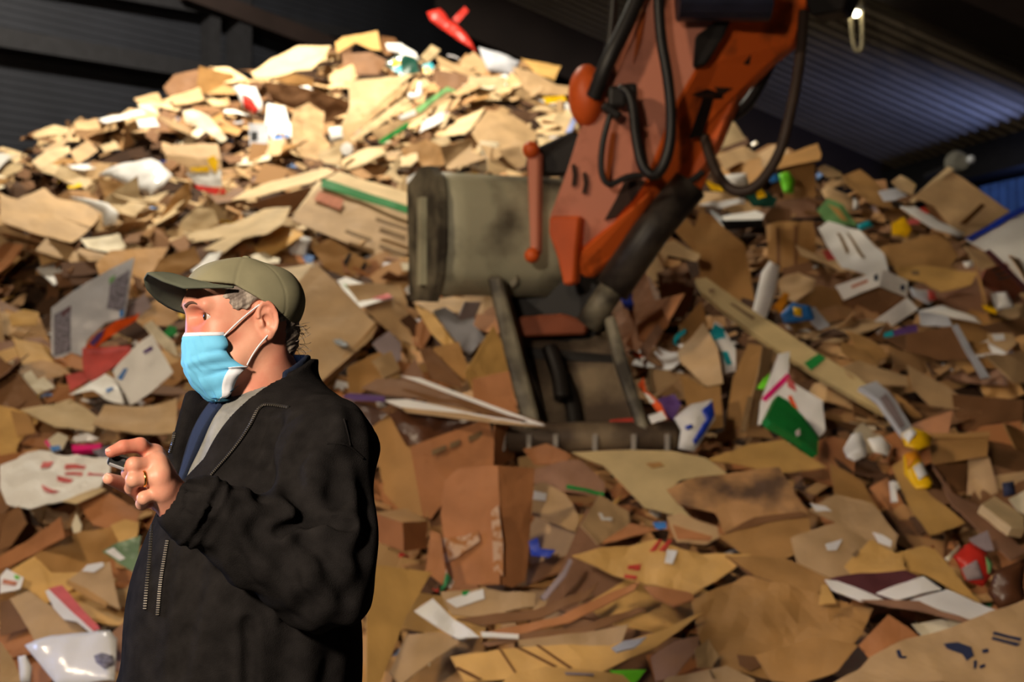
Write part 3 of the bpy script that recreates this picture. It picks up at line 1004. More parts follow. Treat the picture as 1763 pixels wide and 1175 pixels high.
LIST_B = '''
# --- centre
paper_leaflet|white leaflet with green and red print behind the kraft carton|paper|white|U|581,490 595,482 640,490 666,504 677,515 660,521 618,531|l=.35
> print|palegreen|592,494 640,498 646,508 612,508
> print|pink|640,516 668,508 676,515 660,521
cardboard_sheet|tan sheet beneath the white printed leaflet|cardboard|tan|R|600,486 690,490 701,520 701,560 722,602 690,582 650,552 625,520|l=.25
plastic_bag|white bag at the foot of the bucket shell|bag|gloss|F|696,500 710,487 740,489 758,512 722,516 705,510|c=.04 l=.4
cardboard_flap|tan raised flap in front of the bucket shell|cardboard|tan|U|711,522 780,510 832,520 800,536 745,541|l=.4
cardboard_board|tan slanted panel below the raised flap|cardboard|yel|L|712,524 746,541 790,600 808,632 780,612 740,572|l=.42
torn_paper|grey white torn sheet beside the bucket's left side|paper|grey|r|744,536 765,529 790,545 800,520 826,520 812,560 833,582 808,614 790,596|c=.03 l=.45
> shade|mauvegrey|765,529 790,545 800,520 826,520 815,548 792,552
paper_liner|mauve grey liner in the gap below the leaflet|paper|mauvegrey|F|640,592 670,570 690,590 691,620 672,632|l=.25
cardboard_board|yellow kraft panel against the bucket's left side|cardboard|yel|r|800,642 850,560 869,600 886,650 891,680 880,700 820,690|l=.5
cardboard_board|orange kraft panel below the yellow panel at the bucket|cardboard|orange|F|812,652 876,641 898,742 850,732 815,692|l=.55
cardboard_board|kraft panel with lit stripe behind the man's shoulder|cardboard|kraft|R|598,632 655,604 692,640 642,662 604,690|l=.35
cardboard_board|tan narrow panel behind the man's shoulder|cardboard|tan|R|640,620 672,606 690,636 660,652|l=.42
brown_paper|orange brown crumpled paper left of the yellow panel|paper|brown|F|722,602 740,598 792,650 797,668 742,652|c=.05 l=.45
paper_cone|tan paper cone with two glints|paper|mauve|F|689,652 714,616 731,652 722,660|c=.03 l=.5
cardboard_sheet|orange brown sheet below the bucket's left edge|cardboard|kraft|F|790,590 806,632 800,660 760,640 745,600|l=.4
plank_sheet|large tan board standing beside the man's jacket|cardboard|yel|R|632,970 744,985 700,1061 655,1178 632,1178|l=.75 c=.006
cloth_rag|white cloth rag on the boards right of the jacket|cloth|white|S|713,1052 745,1032 766,1050 826,1099 790,1100 750,1081|c=.04 l=.7
taped_box|tan crushed box with torn white tape below the tall carton|box|tan|S|758,1022 830,1013 870,1020 922,1022 921,1046 830,1062 778,1056|l=.65
> tape|white|768,1036 800,1024 832,1017 834,1034 786,1046
> tape|green|795,1020 808,1018 808,1025 797,1027
narrow_board|kraft narrow board beside the tall orange carton|cardboard|orange|F|733,985 740,912 758,918 768,985 762,1008|l=.55
curved_board|brown bowed sheet, topmost of the bowed stack|cardboard|brown|S|786,1066 920,1050 1010,1018 1032,1000 1012,1032 930,1064 830,1078|l=.68
curved_board|orange bowed sheet, second of the bowed stack|cardboard|orange|S|838,1088 960,1062 1060,1018 1102,1002 1092,1018 980,1072 860,1100|l=.7
curved_board|dark brown bowed sheet, third of the bowed stack|cardboard|brown|S|828,1102 1000,1078 1100,1040 1112,1046 1000,1096 840,1110|l=.72
curved_board|tan sheet with folded corner, lowest of the bowed stack|cardboard|tan|S|892,1106 1010,1088 1082,1078 1070,1112 960,1118 895,1116|l=.74
> edge|white|828,1102 893,1098 893,1106 830,1110
wood_stick|grey stick leaning into the dark gap right of the tall carton|stick|mauvegrey|F|930,1030 968,985 980,962 986,966 974,992 938,1036|l=.6 th=.02
flattened_box|yellow kraft flattened box with dark creases at the bottom|box|yel|S|775,1124 900,1112 1050,1112 1130,1088 1190,1058 1212,1050 1130,1112 1030,1162 800,1168|l=.78
> crease|crease|856,1114 860,1113 890,1158 886,1158
> crease|crease|886,1113 892,1112 960,1150 954,1152
> crease|crease|922,1112 927,1111 986,1154 980,1155
> crease|crease|784,1146 788,1143 830,1166 824,1168
cardboard_sheet|kraft sheet fragment between the board and the yellow flattened box|cardboard|tan|S|670,1160 700,1095 760,1090 792,1108 740,1140 690,1178|l=.6
cardboard_sheet|tan printed sheet at the bottom edge|cardboard|yel|S|860,1178 885,1160 940,1150 1072,1160 1092,1178|l=.95
> print|mauvegrey|972,1161 1022,1163 1022,1167 974,1165
green_paper|bright green paper scrap at the bottom edge|paper|lime|S|1050,1156 1112,1154 1100,1170 1090,1178 1072,1178|l=.92
paper_label|white label on the yellow flattened box|label|grey|S|1053,1117 1075,1104 1113,1099 1092,1116 1062,1124|l=.95
brown_tray|mauve folded tray right of the green scrap|tray|mauve|S|1120,1130 1160,1105 1205,1090 1200,1120 1160,1168 1130,1168|l=.85
cardboard_scrap|curled tan scrap between tray and big kraft bag|cardboard|tan|F|1195,1120 1220,1102 1238,1130 1226,1150 1200,1152|c=.04 l=.85
cardboard_sheet|printed tan sheet lying at the bottom beside the big kraft bag|cardboard|tan|S|1150,1168 1250,1148 1300,1172 1296,1178 1140,1178|l=1.0
> print|ink|1220,1158 1224,1156 1232,1172 1226,1172
board_sheet|broad pale yellow board under the bucket teeth|cardboard|plank|S|984,779 1060,775 1160,775 1216,786 1252,814 1172,826 1150,846 1192,892 1150,882 1110,872 1040,802|l=.5 c=.004
> stain|kraft|1112,800 1136,797 1144,804 1122,808
board_sheet|yellow folded board right of the pale board|cardboard|yel|S|1218,792 1290,765 1350,760 1422,806 1340,816 1272,802|l=.45
stained_sheet|dirty stained kraft sheet in front of the yellow boards|cardboard|stained|S|1148,842 1200,820 1342,798 1368,850 1392,882 1330,888 1250,918 1232,882 1168,867|l=.6 c=.02
curved_sheet|arched orange kraft sheet below the stained sheet|cardboard|kraft|S|1240,922 1330,884 1392,888 1404,950 1300,968|l=.62
> underside|brown|1244,920 1300,890 1380,884 1392,892 1320,900
open_carton|small open kraft carton in front of the stained sheet|box|tan|S|1148,890 1170,885 1235,905 1238,925 1215,940 1165,935|l=.62
> lip|orange|1158,905 1226,926 1222,934 1166,932
diamond_flap|tan diamond shaped flap with white crescent mark|cardboard|tan|R|999,906 1035,849 1082,880 1086,902 1030,938|l=.58
> mark|white|1030,883 1036,884 1040,892 1054,892 1052,898 1036,896
brown_carton|brown carton side right of the diamond flap|cardboard|orange|F|1030,938 1086,901 1136,912 1060,932|l=.56
cardboard_box|tan box end with white label right of the tall carton|box|tan|S|914,840 935,832 972,850 986,870 998,896 990,917 915,887|l=.55
> label|white|919,849 941,852 939,865 917,862
crumpled_board|mauve crumpled board with green line below the teeth|cardboard|mauve|S|910,800 1000,798 1042,830 1040,852 960,842 920,828|c=.03 l=.5
> line|green|975,836 1040,845 1040,850 975,841
brown_paper|glossy brown paper knot left below the bucket teeth|paper|orange|F|900,775 940,765 985,785 975,798 920,800|c=.05 l=.5
plastic_scrap|bright blue plastic piece in the dark gap|plastic|blue|F|910,932 925,925 930,944 956,947 946,959 915,956|c=.03 l=.55
plastic_scrap|small blue scrap right of the diamond flap|plastic|sky|F|1124,899 1146,899 1148,910 1130,912|l=.55
wrapped_carton|film wrapped yellow kraft carton with red print at lower centre|box|yel|S|984,962 1040,945 1130,930 1182,950 1292,960 1232,1010 1190,1030 1130,1012 1090,1002 1030,978|c=.03 l=.68
> print|redink|1118,950 1134,932 1140,932 1128,950
> print|redink|1134,950 1150,932 1157,932 1144,952
> print|redink|1082,974 1104,970 1100,982 1080,980
> print|redink|1076,990 1096,994 1094,1002 1074,996
> film|gloss|1148,950 1166,952 1158,976 1144,974
carton_flap|orange carton flap below the film wrapped carton|cardboard|orange|S|1108,1005 1190,1020 1198,1030 1160,1046 1126,1032|l=.75
kraft_bag|big smooth kraft paper sheet at the lower right|paper|kraft|S|1190,1040 1240,1010 1282,990 1402,1020 1502,1050 1482,1100 1430,1162 1380,1178 1220,1152 1202,1100|c=.03 l=.72
> stain|brown|1268,1130 1300,1132 1312,1150 1290,1160 1272,1150
layered_board|stack of kraft layers right of the film wrapped carton|cardboard|kraft|S|1248,962 1350,958 1442,1000 1402,1024 1300,992|l=.7
> layer|brown|1250,964 1300,994 1402,1026 1404,1034 1296,1000
layered_board|tan sheet with glossy tape on top of the kraft layers|cardboard|tan|S|1362,925 1440,902 1520,938 1508,970 1440,1000 1372,965|l=.76
> tape|gloss|1420,940 1450,930 1440,948 1424,950
carton_board|tan panel with white tears right of the arched sheet|cardboard|tan|S|1392,880 1440,850 1500,870 1545,925 1540,948 1500,952 1450,905|l=.66 c=.02
> tear|white|1394,870 1420,876 1432,884 1404,884
> tear|white|1502,917 1520,924 1535,934 1534,944 1512,934
carton_board|tan torn panel above the maroon board|cardboard|yel|S|1455,970 1500,930 1552,960 1560,985 1545,1002 1500,1000 1470,985|l=.82 c=.03
> print|ink|1466,955 1476,945 1480,952 1472,960
cardboard_sheet|yellow kraft sheet left of the red crate|cardboard|yel|S|1540,955 1590,940 1610,945 1655,1000 1690,1040 1640,1016 1594,992 1562,984|l=.78
maroon_board|maroon display board under the white strips|board|maroon|S|1428,1000 1480,990 1560,984 1602,1010 1542,1042 1500,1032|l=.84
white_strip|left white strip lying on the maroon board|strip|white|S|1420,999 1442,1000 1522,1032 1482,1036 1432,1016|l=.9
white_strip|middle white strip lying on the maroon board|strip|white|S|1509,1021 1590,992 1622,1012 1546,1034|l=.94
white_board|broad white panel with brown edge at the maroon board's right end|panel|white|S|1568,1032 1632,1014 1724,1054 1676,1069 1620,1051|l=.94
> edge|mauve|1480,1036 1582,1036 1622,1056 1676,1070 1724,1056 1722,1064 1670,1078 1590,1058 1500,1042
brown_tag|small yellow tag hanging off the left white strip|tag|yel|F|1414,1008 1424,1008 1440,1040 1410,1042|l=.9
printed_carton|tan carton with navy print in the bottom right corner|box|tan|S|1498,1132 1560,1100 1640,1080 1766,1036 1766,1178 1430,1178 1480,1152|l=.95
> print|navy|1624,1110 1648,1108 1672,1116 1676,1130 1664,1140 1656,1128 1630,1118
> print|navy|1690,1120 1700,1118 1702,1124 1692,1126
> print|navy|1676,1140 1681,1138 1681,1150 1676,1152
> print|navy|1686,1148 1695,1144 1696,1148 1688,1152
> print|navy|1708,1100 1756,1110 1750,1114 1706,1104
> print|navy|1710,1092 1758,1102 1756,1106 1708,1096
> print|navy|1542,1124 1548,1122 1552,1134 1560,1134 1558,1138 1546,1136
curved_flap|arched kraft flap between the big kraft sheet and printed carton|cardboard|orange|F|1478,1112 1530,1058 1562,1080 1602,1112 1500,1142|l=.82
paper_bundle|pale crushed packing under the broad white panel|paper|cream|F|1570,1075 1640,1062 1720,1070 1722,1090 1660,1110 1600,1108|c=.04 l=.82
yellow_flap|kraft flap beside the big carton at the bottom left of the print|cardboard|kraft|S|1300,1130 1400,1100 1478,1112 1440,1160 1380,1178 1330,1172|l=.9
'''
build_list(LIST_B)

LIST_C = '''
# --- right side
cardboard_sheet|big kraft sheet with two pointed tabs right of the arm|cardboard|kraft|F|1154,371 1169,364 1196,391 1204,362 1226,369 1250,395 1282,420 1302,520 1296,552 1210,496 1200,440 1165,402|l=.3
torn_sheet|pale torn wrapper at the left of the big tabbed sheet|paper|pale|F|1128,420 1140,378 1156,372 1160,400 1138,418|l=.3
torn_sheet|pale bent flap left of the tabbed sheet|cardboard|pale|F|1128,425 1160,415 1206,440 1200,452 1150,440 1140,462|l=.32
folded_carton|pale folded carton end beside the digging arm|box|pale|F|1098,448 1118,420 1144,462 1128,482 1104,478|l=.32
cardboard_plank|long pale yellow plank across the right slope, green band on it|board|plank|S|1196,491 1215,487 1350,569 1470,650 1542,716 1520,722 1420,656 1300,577 1208,511|l=.5 th=.03 c=.004
> band|green|1384,627 1410,611 1421,620 1396,640
> print|ink|1255,528 1262,528 1300,550 1296,554
> print|ink|1218,508 1228,506 1230,511 1222,514
tube_sleeve|white padded sleeve standing above the long plank|sleeve|white|F|1294,541 1311,470 1325,450 1341,460 1336,500 1320,546 1305,553|p=.04 l=.42
orange_sleeve|amber pouch tucked behind the white padded sleeve|pouch|amber|F|1329,531 1350,505 1359,508 1346,541|l=.36
snack_bag|sky blue glossy bag with yellow print above the plank|bag|sky|F|1344,541 1364,522 1394,529 1402,550 1350,556|c=.03 p=.03 l=.38
> print|yellow|1364,532 1378,534 1380,548 1366,546
plastic_film|clear crumpled film right of the sky blue bag|film|grey|F|1392,530 1405,525 1430,560 1410,570 1396,556|c=.05 l=.34
cardboard_lump|tan crushed carton above the sky blue bag|box|tan|S|1340,480 1375,468 1404,485 1400,500 1368,520 1345,508|c=.03 l=.34
folded_papers|white folded board leaning, on the right slope|board|white|S|1409,392 1426,380 1480,400 1521,440 1532,472 1500,472 1450,462 1430,432|l=.36 c=.02
> slot|ink|1440,402 1446,404 1462,432 1458,436
> slot|ink|1456,402 1462,406 1490,446 1484,446
printed_carton|green printed carton above the white folded board|box|palegreen|F|1407,362 1425,341 1452,352 1477,390 1440,387 1420,380|l=.34
> print|yel|1424,352 1444,360 1460,382 1448,380
cardboard_tube|tan cardboard tube with white end on the right ridge|tube|tan|V|1413,327 1424,322 1470,344 1478,360 1466,364 1420,342|p=.03 l=.36
> end|white|1468,346 1477,350 1478,362 1468,364
cardboard_flap|kraft long flap on the right ridge|cardboard|kraft|V|1448,302 1480,294 1512,320 1542,362 1500,352 1470,326|l=.3
shallow_carton|pale blue box lid on the right ridge|lid|grey|S|1512,330 1545,322 1562,334 1540,346 1522,346|l=.36
cardboard_scrap|pale crumpled lump on the ridge left of the seamed carton|cardboard|pale|F|1532,314 1550,302 1578,318 1572,334 1550,328|c=.04 l=.34
foil_lump|bright crumpled paper lump on the ridge right of the lidded box|paper|pale|F|1406,290 1420,281 1450,294 1452,304 1425,306|c=.05 p=.04 l=.34
red_wrapper|bright red wrapper in the hollow of the seamed carton|wrapper|red|F|1576,360 1592,356 1600,366 1590,372|l=.32
white_roll|long white roll lying under the seamed carton|roll|white|V|1548,360 1575,362 1622,385 1660,405 1650,412 1610,395|p=.03 l=.42
pink_wrapper|pink wrapper under the long white roll|wrapper|pink|F|1556,378 1582,376 1584,386 1558,386|l=.36
yellow_film|yellow green film below the pink wrapper|film|yellow|F|1535,385 1556,374 1570,395 1562,408 1535,404|c=.04 l=.3
blue_bottle|teal bottle cap bundle right of the green printed carton|bottle|teal|F|1476,388 1496,380 1504,390 1480,396|p=.03 l=.34
cardboard_sheet|wide kraft sheet below the long white roll|cardboard|kraft|S|1513,424 1560,412 1622,400 1650,440 1632,462 1530,457|l=.28
cardboard_sheet|yellow kraft sheet with small print below the wide kraft sheet|cardboard|yel|S|1538,462 1600,458 1682,470 1672,492 1620,502 1592,486 1550,478|l=.34
> print|ink|1569,468 1582,468 1582,474 1570,474
display_board|white panel with blue border at the right edge|panel|white|S|1664,410 1766,358 1766,488 1700,432|l=.45 th=.012
> border|blue|1662,410 1766,355 1766,366 1672,414
plastic_crate|red brown slotted crate under the white bordered panel|crate|rust|R|1698,462 1740,449 1763,500 1746,512 1690,482|l=.36 th=.03
> slot|black|1708,464 1736,456 1738,459 1710,467
> slot|black|1712,472 1742,464 1744,467 1714,475
> slot|black|1716,480 1748,472 1750,475 1718,483
plastic_cup|white cup lid end with blue glint below the bordered panel|cup|white|F|1658,452 1674,448 1678,458 1662,462|p=.02 l=.4
brown_board|dark red board edge below the bordered panel|board|maroon|F|1697,432 1704,428 1766,490 1766,502|l=.48
cardboard_flap|tan flap left of the slotted crate|cardboard|tan|V|1660,425 1690,430 1722,462 1700,470 1675,452|l=.33
can_row|tin with red label right of the torn white carton|tin|grey|V|1566,495 1600,502 1612,514 1600,524 1570,512|p=.03 l=.36
> label|pinkred|1594,504 1608,508 1612,518 1598,520
white_tray|white foam tray right of the torn white carton|tray|white|S|1582,532 1622,528 1680,545 1690,556 1640,548|p=.02 l=.36
paper_stack|stack of mauve papers under the foam tray|paper|grey|S|1582,536 1632,544 1640,562 1585,560|l=.34
printed_carton|purple and teal printed carton below the torn white carton|box|purple|F|1520,576 1560,562 1578,560 1580,572 1522,582|l=.34
> print|teal|1520,576 1536,570 1538,580 1522,583
white_plastic|white plastic lump with shadow near the right edge|plastic|gloss|F|1704,505 1735,500 1745,530 1715,535|c=.05 p=.04 l=.4
yellow_label|small yellow label near the right edge|label|yellow|F|1690,525 1715,532 1716,542 1694,534|l=.44
cardboard_box|tan box with white glare at the right edge|box|tan|S|1700,575 1745,572 1750,592 1735,604 1702,588|l=.38
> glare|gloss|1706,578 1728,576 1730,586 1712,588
steel_rail|thin grey metal rail leaning on the right slope|rail|grey|F|1640,562 1648,558 1698,640 1704,650 1690,652|l=.5 th=.02
cardboard_board|brown panel left of the metal rail|cardboard|brown|F|1560,575 1640,562 1672,620 1620,622 1560,606|l=.25
cardboard_strip|kraft strip, upper one of the pair right of the plank|cardboard|kraft|V|1458,565 1500,580 1532,612 1510,616 1470,588|l=.36
cardboard_strip|kraft strip, lower one of the pair right of the plank|cardboard|kraft|V|1446,590 1490,604 1516,626 1492,634 1450,606|l=.38
cardboard_strip|tan crushed tube right of the long plank|cardboard|tan|V|1450,630 1480,622 1560,652 1562,668 1510,662 1462,648|l=.38
book|white boxed booklet beside the plank's lower end|booklet|grey|V|1480,665 1510,654 1522,668 1576,736 1560,742 1512,692|l=.5 th=.03
> print|mauvegrey|1512,690 1524,682 1560,730 1552,734
cardboard_triangle|tan triangular carton end right of the plank|cardboard|tan|F|1560,630 1622,660 1690,712 1600,700 1572,670|l=.3
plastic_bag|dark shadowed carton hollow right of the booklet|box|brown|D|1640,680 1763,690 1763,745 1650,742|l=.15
white_sack|white carrier bag with magenta stripe hanging under the plank|bag|white|F|1309,692 1340,610 1361,604 1356,655 1416,690 1421,742 1406,762 1382,722 1332,722 1305,732|c=.03 l=.55
> stripe|magenta|1311,686 1354,645 1360,652 1318,692
> stripe|pink|1352,650 1366,660 1370,676 1356,668
> stripe|vivid|1356,684 1362,682 1372,704 1368,710
lime_flower|lime green plastic bit left of the carrier bag|plastic|lime|F|1302,671 1315,650 1326,640 1324,656 1314,672|c=.05 l=.6
green_box|bright green box sliding under the carrier bag|box|green|R|1324,716 1340,680 1358,690 1412,751 1411,779 1330,727|l=.66 th=.05
> scuff|white|1368,744 1376,738 1376,750 1370,754
foam_lump|white wad of foam below the plank, left one|foam|white|S|1452,772 1466,748 1482,742 1494,760 1490,792 1470,800 1456,794|c=.06 p=.06 l=.5
foam_lump|white wad of foam below the plank, right one|foam|white|S|1494,758 1520,746 1536,762 1530,780 1504,778|c=.06 p=.05 l=.52
yellow_bag|upper yellow plastic bag with white front|bag|yellow|S|1552,746 1568,734 1604,756 1600,772 1580,782 1556,776|c=.05 p=.04 l=.55
> print|white|1552,752 1566,746 1574,764 1560,776
yellow_bag|lower amber and yellow bag with white print|bag|yellow|S|1553,792 1576,784 1606,830 1600,840 1578,838 1558,814|c=.05 p=.03 l=.58
> print|amber|1554,792 1576,785 1584,798 1562,812
> print|white|1570,812 1588,806 1596,822 1582,830
cardboard_board|wide yellow kraft panel under the amber bag|cardboard|yel|S|1536,802 1556,790 1600,850 1662,900 1602,922 1570,882|l=.5
cardboard_board|long mauve panel running to the right edge|cardboard|mauve|V|1606,800 1640,850 1700,880 1766,950 1742,962 1640,872|l=.48
cardboard_board|dark kraft panel left of the wide yellow panel|cardboard|kraft|V|1428,800 1482,830 1542,922 1500,902 1440,862|l=.52
white_rod|short white rod standing on the yellow panel|rod|white|F|1532,830 1540,828 1546,864 1536,864|l=.58 th=.02
plastic_basket|red translucent basket at the right lower edge|basket|red|F|1640,960 1668,934 1700,950 1712,985 1692,1012 1660,1000 1650,975|c=.03 p=.05 l=.72
> film|mauvegrey|1652,982 1676,968 1690,1000 1662,1002
> edge|cream|1620,968 1650,940 1654,944 1626,974
> edge|palegreen|1694,960 1708,970 1704,990 1698,990
slatted_board|dark slatted panel above the red basket|panel|mauvegrey|F|1668,928 1700,914 1712,948 1690,950|l=.66
brown_bag|dark brown glossy bag at the right lower edge|bag|dark|F|1712,985 1766,960 1766,1040 1722,1050 1704,1020|c=.05 p=.05 l=.7
kraft_beam|yellow grey foam beam at the right edge|beam|pale|V|1690,868 1712,855 1763,890 1763,915 1740,912|l=.55 th=.05
white_crumple|white crumpled paper at the right edge above the foam beam|paper|cream|F|1734,862 1766,845 1766,888 1750,880|c=.06 l=.55
navy_can|small navy can at the right edge|can|navy|F|1726,832 1746,828 1748,852 1728,856|p=.03 l=.5
# --- right of the bucket
cardboard_box|tan bent carton right of the bucket|box|tan|L|1166,606 1214,560 1236,600 1246,662 1216,667 1170,622|l=.5
cardboard_box|kraft carton panel below the tan bent carton|box|kraft|F|1170,640 1216,668 1240,664 1246,735 1196,742 1180,690|l=.42
plastic_bag|white bag with teal print right of the tan bent carton|bag|gloss|F|1216,592 1230,556 1244,562 1266,602 1266,642 1246,646 1240,606|c=.04 l=.5
> print|teal|1220,580 1230,560 1246,566 1248,582 1228,588
> print|teal|1242,608 1252,608 1260,630 1250,632
plastic_scrap|teal strap left of the tan bent carton|strap|teal|F|1158,590 1164,576 1180,566 1182,572 1170,582 1164,596|l=.5
plastic_sack|white and blue printed bag at the bucket's right corner|bag|white|F|1160,722 1190,696 1226,688 1231,722 1196,776 1168,772 1172,742|c=.04 p=.04 l=.65
> print|blue|1206,712 1226,692 1230,716 1212,748 1196,768 1192,760 1214,726
> print|blue|1178,738 1190,736 1190,742 1180,744
caution_tape|orange and white tape strip, upper, right of the bucket|tape|white|F|1079,606 1090,602 1112,618 1104,624|l=.5
> stripe|vivid|1088,606 1100,608 1106,616 1094,616
caution_tape|orange and white tape trailing right of the bucket's side|tape|vivid|F|1098,662 1108,650 1112,672 1138,698 1150,724 1140,722 1120,692|c=.03 l=.55
> stripe|white|1108,676 1118,682 1128,694 1120,696
purple_rag|dark purple rag beside the orange tape|cloth|purple|F|1128,690 1160,680 1172,700 1160,724 1142,722|c=.06 l=.45
paper_scrap|white crumpled scrap behind the lip of the bucket|paper|white|F|1116,716 1140,708 1148,724 1122,730|c=.05 l=.55
paper_roll|pale mauve crumpled paper beside the bucket's side|paper|mauve|F|1102,600 1132,560 1142,570 1118,610 1110,640|c=.05 l=.4
cardboard_board|orange brown panel beside the bucket hinge|cardboard|orange|F|1096,560 1140,530 1152,560 1120,590 1100,586|l=.35
navy_bag|dark blue bag behind the hydraulic rod|bag|blue|F|1066,505 1086,500 1102,520 1096,540 1074,530|c=.05 l=.4
grey_sheet|grey liner sheet behind the hydraulic rod|paper|mauvegrey|F|1094,470 1116,480 1112,525 1098,515|l=.35
brown_sack|brown crushed sack between arm and tabbed sheet|bag|brown|F|1130,470 1180,450 1196,500 1180,545 1140,540|c=.05 l=.3
cardboard_flap|kraft upright flap below the plank's top end|cardboard|kraft|R|1170,560 1206,520 1218,560 1196,600 1176,610|l=.45
kraft_row|bundle of upright kraft edges below the lidded box|cardboard|kraft|F|1318,390 1345,382 1400,380 1406,410 1400,470 1340,465 1322,440|c=.04 l=.25
> gap|brown|1334,396 1340,394 1344,460 1338,460
> gap|brown|1366,392 1374,390 1372,462 1366,462
red_scrap|small red scrap left of the white folded board|scrap|pinkred|F|1416,432 1440,430 1448,446 1424,448|l=.3
snack_bag|dark green bag with yellow disc above the black tray|bag|darkgreen|F|1284,336 1310,324 1340,340 1332,356 1296,356|c=.04 l=.36
> print|yellow|1300,328 1314,326 1320,336 1306,342
foil_wrapper|silver foil strip left of the dark green bag|wrapper|gloss|F|1200,352 1240,345 1282,342 1282,352 1236,358|c=.05 l=.36
green_bottle|green plastic bottle under the lidded box|bottle|lime|F|1340,300 1358,296 1368,310 1366,334 1350,334|p=.04 l=.36
blue_wrapper|blue wrapper left of the green plastic bottle|wrapper|sky|F|1322,302 1340,300 1344,312 1328,316|c=.03 l=.34
yellow_film|yellow green film strip inside the right hose loop|film|yellow|F|1216,310 1240,320 1250,330 1225,328|c=.04 l=.34
white_tub|white tub seen through the hose loop|tub|white|F|1246,302 1285,298 1290,318 1264,324|p=.03 l=.36
kraft_lump|kraft crushed sheet left of the silver foil strip|cardboard|tan|S|1160,345 1190,328 1230,332 1250,344 1200,352 1164,354|c=.03 l=.3
yellow_tag|small yellow tag beside the hydraulic rod|tag|yellow|F|1154,340 1164,334 1166,346 1156,350|l=.4
ridge_flap|pale bright flap on the ridge beside the hose loop|cardboard|pale|F|1238,216 1264,210 1284,240 1262,248 1240,256|l=.34
ridge_flap|tan bent board on the ridge inside the hose loop|cardboard|tan|S|1234,266 1280,250 1312,270 1308,284 1276,278 1248,292|l=.3
white_scrap|white scrap beside the pale bright ridge flap|paper|white|F|1222,244 1238,240 1240,258 1224,264|l=.3
'''
build_list(LIST_C)

# ------------------------------------------------------------------ the many loose pieces between the ones above
EXCAV = [(720, 290), (960, 290), (1060, -20), (1400, -20), (1200, 330), (1060, 540), (1180, 775), (850, 775), (850, 510), (720, 510)]
MAN = [(250, 470), (340, 445), (440, 442), (525, 520), (560, 620), (640, 760), (650, 1180), (200, 1180), (270, 880), (180, 830), (190, 765), (290, 760), (300, 690)]


def free_spot(px, py, polys, pad=0):
    return not any(inside((px, py), p) for p in polys)


def weighted(r, ch):
    t = r.random() * sum(w_ for _, w_ in ch)
    for k_, w_ in ch:
        t -= w_
        if t <= 0:
            return k_
    return ch[-1][0]


def region_tones(px, py):
    if py < 430 and px < 1000:
        return [('pale', 4), ('tan', 4), ('kraft', 2), ('brown', 1.5), ('cream', .6)]
    if px > 1100 and py < 760:
        return [('kraft', 4), ('tan', 2), ('brown', 3), ('mauve', 1.5), ('orange', 1), ('pale', .5)]
    return [('kraft', 3), ('yel', 2), ('tan', 2), ('orange', 2.5), ('brown', 2), ('mauve', .6)]


NAMES = {'pale': 'pale', 'tan': 'tan', 'kraft': 'kraft', 'brown': 'brown', 'cream': 'cream', 'yel': 'yellow kraft', 'orange': 'orange brown', 'mauve': 'mauve brown', 'white': 'white', 'gloss': 'glossy white'}
SLOPE_N = Vector((0, -0.447, 0.894))
used_labels = set()
cands = []
tries = 0
while len(cands) < 270 and tries < 60000:
    tries += 1
    px, py = R.uniform(-20, 1783), R.uniform(60, 1190)
    if py < ridge(px) + 8:
        continue
    if not free_spot(px, py, HAND_POLYS) or not free_spot(px, py, [EXCAV, MAN]):
        continue
    rad = 17 if py < 450 else 25
    if hollow(px, py) > .32:
        continue
    h_ = .17 * F / depth(px, py)
    if not all(free_spot(px + h_ * u, py + h_ * v * .7, HAND_POLYS) for u, v in ((1, 0), (-1, 0), (0, 1), (0, -1))):
        continue
    if any((px - a) ** 2 + (py - b_) ** 2 < rad * rad for a, b_ in cands):
        continue
    cands.append((px, py))


def auto_piece(px, py, tone, size, r, lift, name, white=False):
    Y = depth(px, py) + hollow(px, py)
    O = at(px, py, Y) + SLOPE_N * lift
    nv = (SLOPE_N + Vector((r.gauss(0, .38), -abs(r.gauss(.25, .3)), r.gauss(0, .22)))).normalized()
    ax, ay, nn = frame(nv, r.gauss(0, .55))
    asp = r.uniform(.3, .75)
    a, b_ = size / 2, size * asp / 2
    j = lambda: r.uniform(-.18, .18)
    pts = [(-a * (1 + j()), -b_ * (1 + j())), (a * (1 + j()), -b_ * (1 + j())), (a * (1 + j()), b_ * (1 + j())), (-a * (1 + j()), b_ * (1 + j()))]
    sty = r.random()
    if sty < .35:      # slotted flap
        pts.insert(2, (a * (.98 + j() * .2), b_ * .1))
        pts.insert(3, (a * .6, b_ * .05))
        pts.insert(4, (a * .62, b_ * (1.0 + j() * .3)))
        pts.pop(5)
    elif sty < .7:     # torn end
        pts.insert(2, (a * (.7 + j()), 0))
        pts.insert(4, (j() * a, b_ * (1.15 + j())))
    sd = r.uniform(0, 900)
    fz, lines = displacer(pts, .03 if white else .014, 0, r.choice([0, .35, -.35, .6, -.2]), sd)
    me = sheet_mesh(name, pts, ax, ay, nn, fz, .007, max(.07, size / 6), lines)
    if me is None:
        return None
    return link(name, me, TONE[tone], None, O)


def where(px, py):
    out = []
    for (lx, ly, lab) in LANDMARKS:
        lab = SHORT[lab]
        dx, dy = px - lx, py - ly
        dd = math.hypot(dx, dy)
        if dd < 15 or dd > 330 or len(lab.split()) > 8:
            continue
        if abs(dx) > 1.6 * abs(dy):
            rel = 'right of' if dx > 0 else 'left of'
        elif abs(dy) > 1.6 * abs(dx):
            rel = 'below' if dy > 0 else 'above'
        else:
            rel = ('below ' if dy > 0 else 'above ') + ('and right of' if dx > 0 else 'and left of')
        out.append((dd, rel, lab))
    out.sort()
    return out


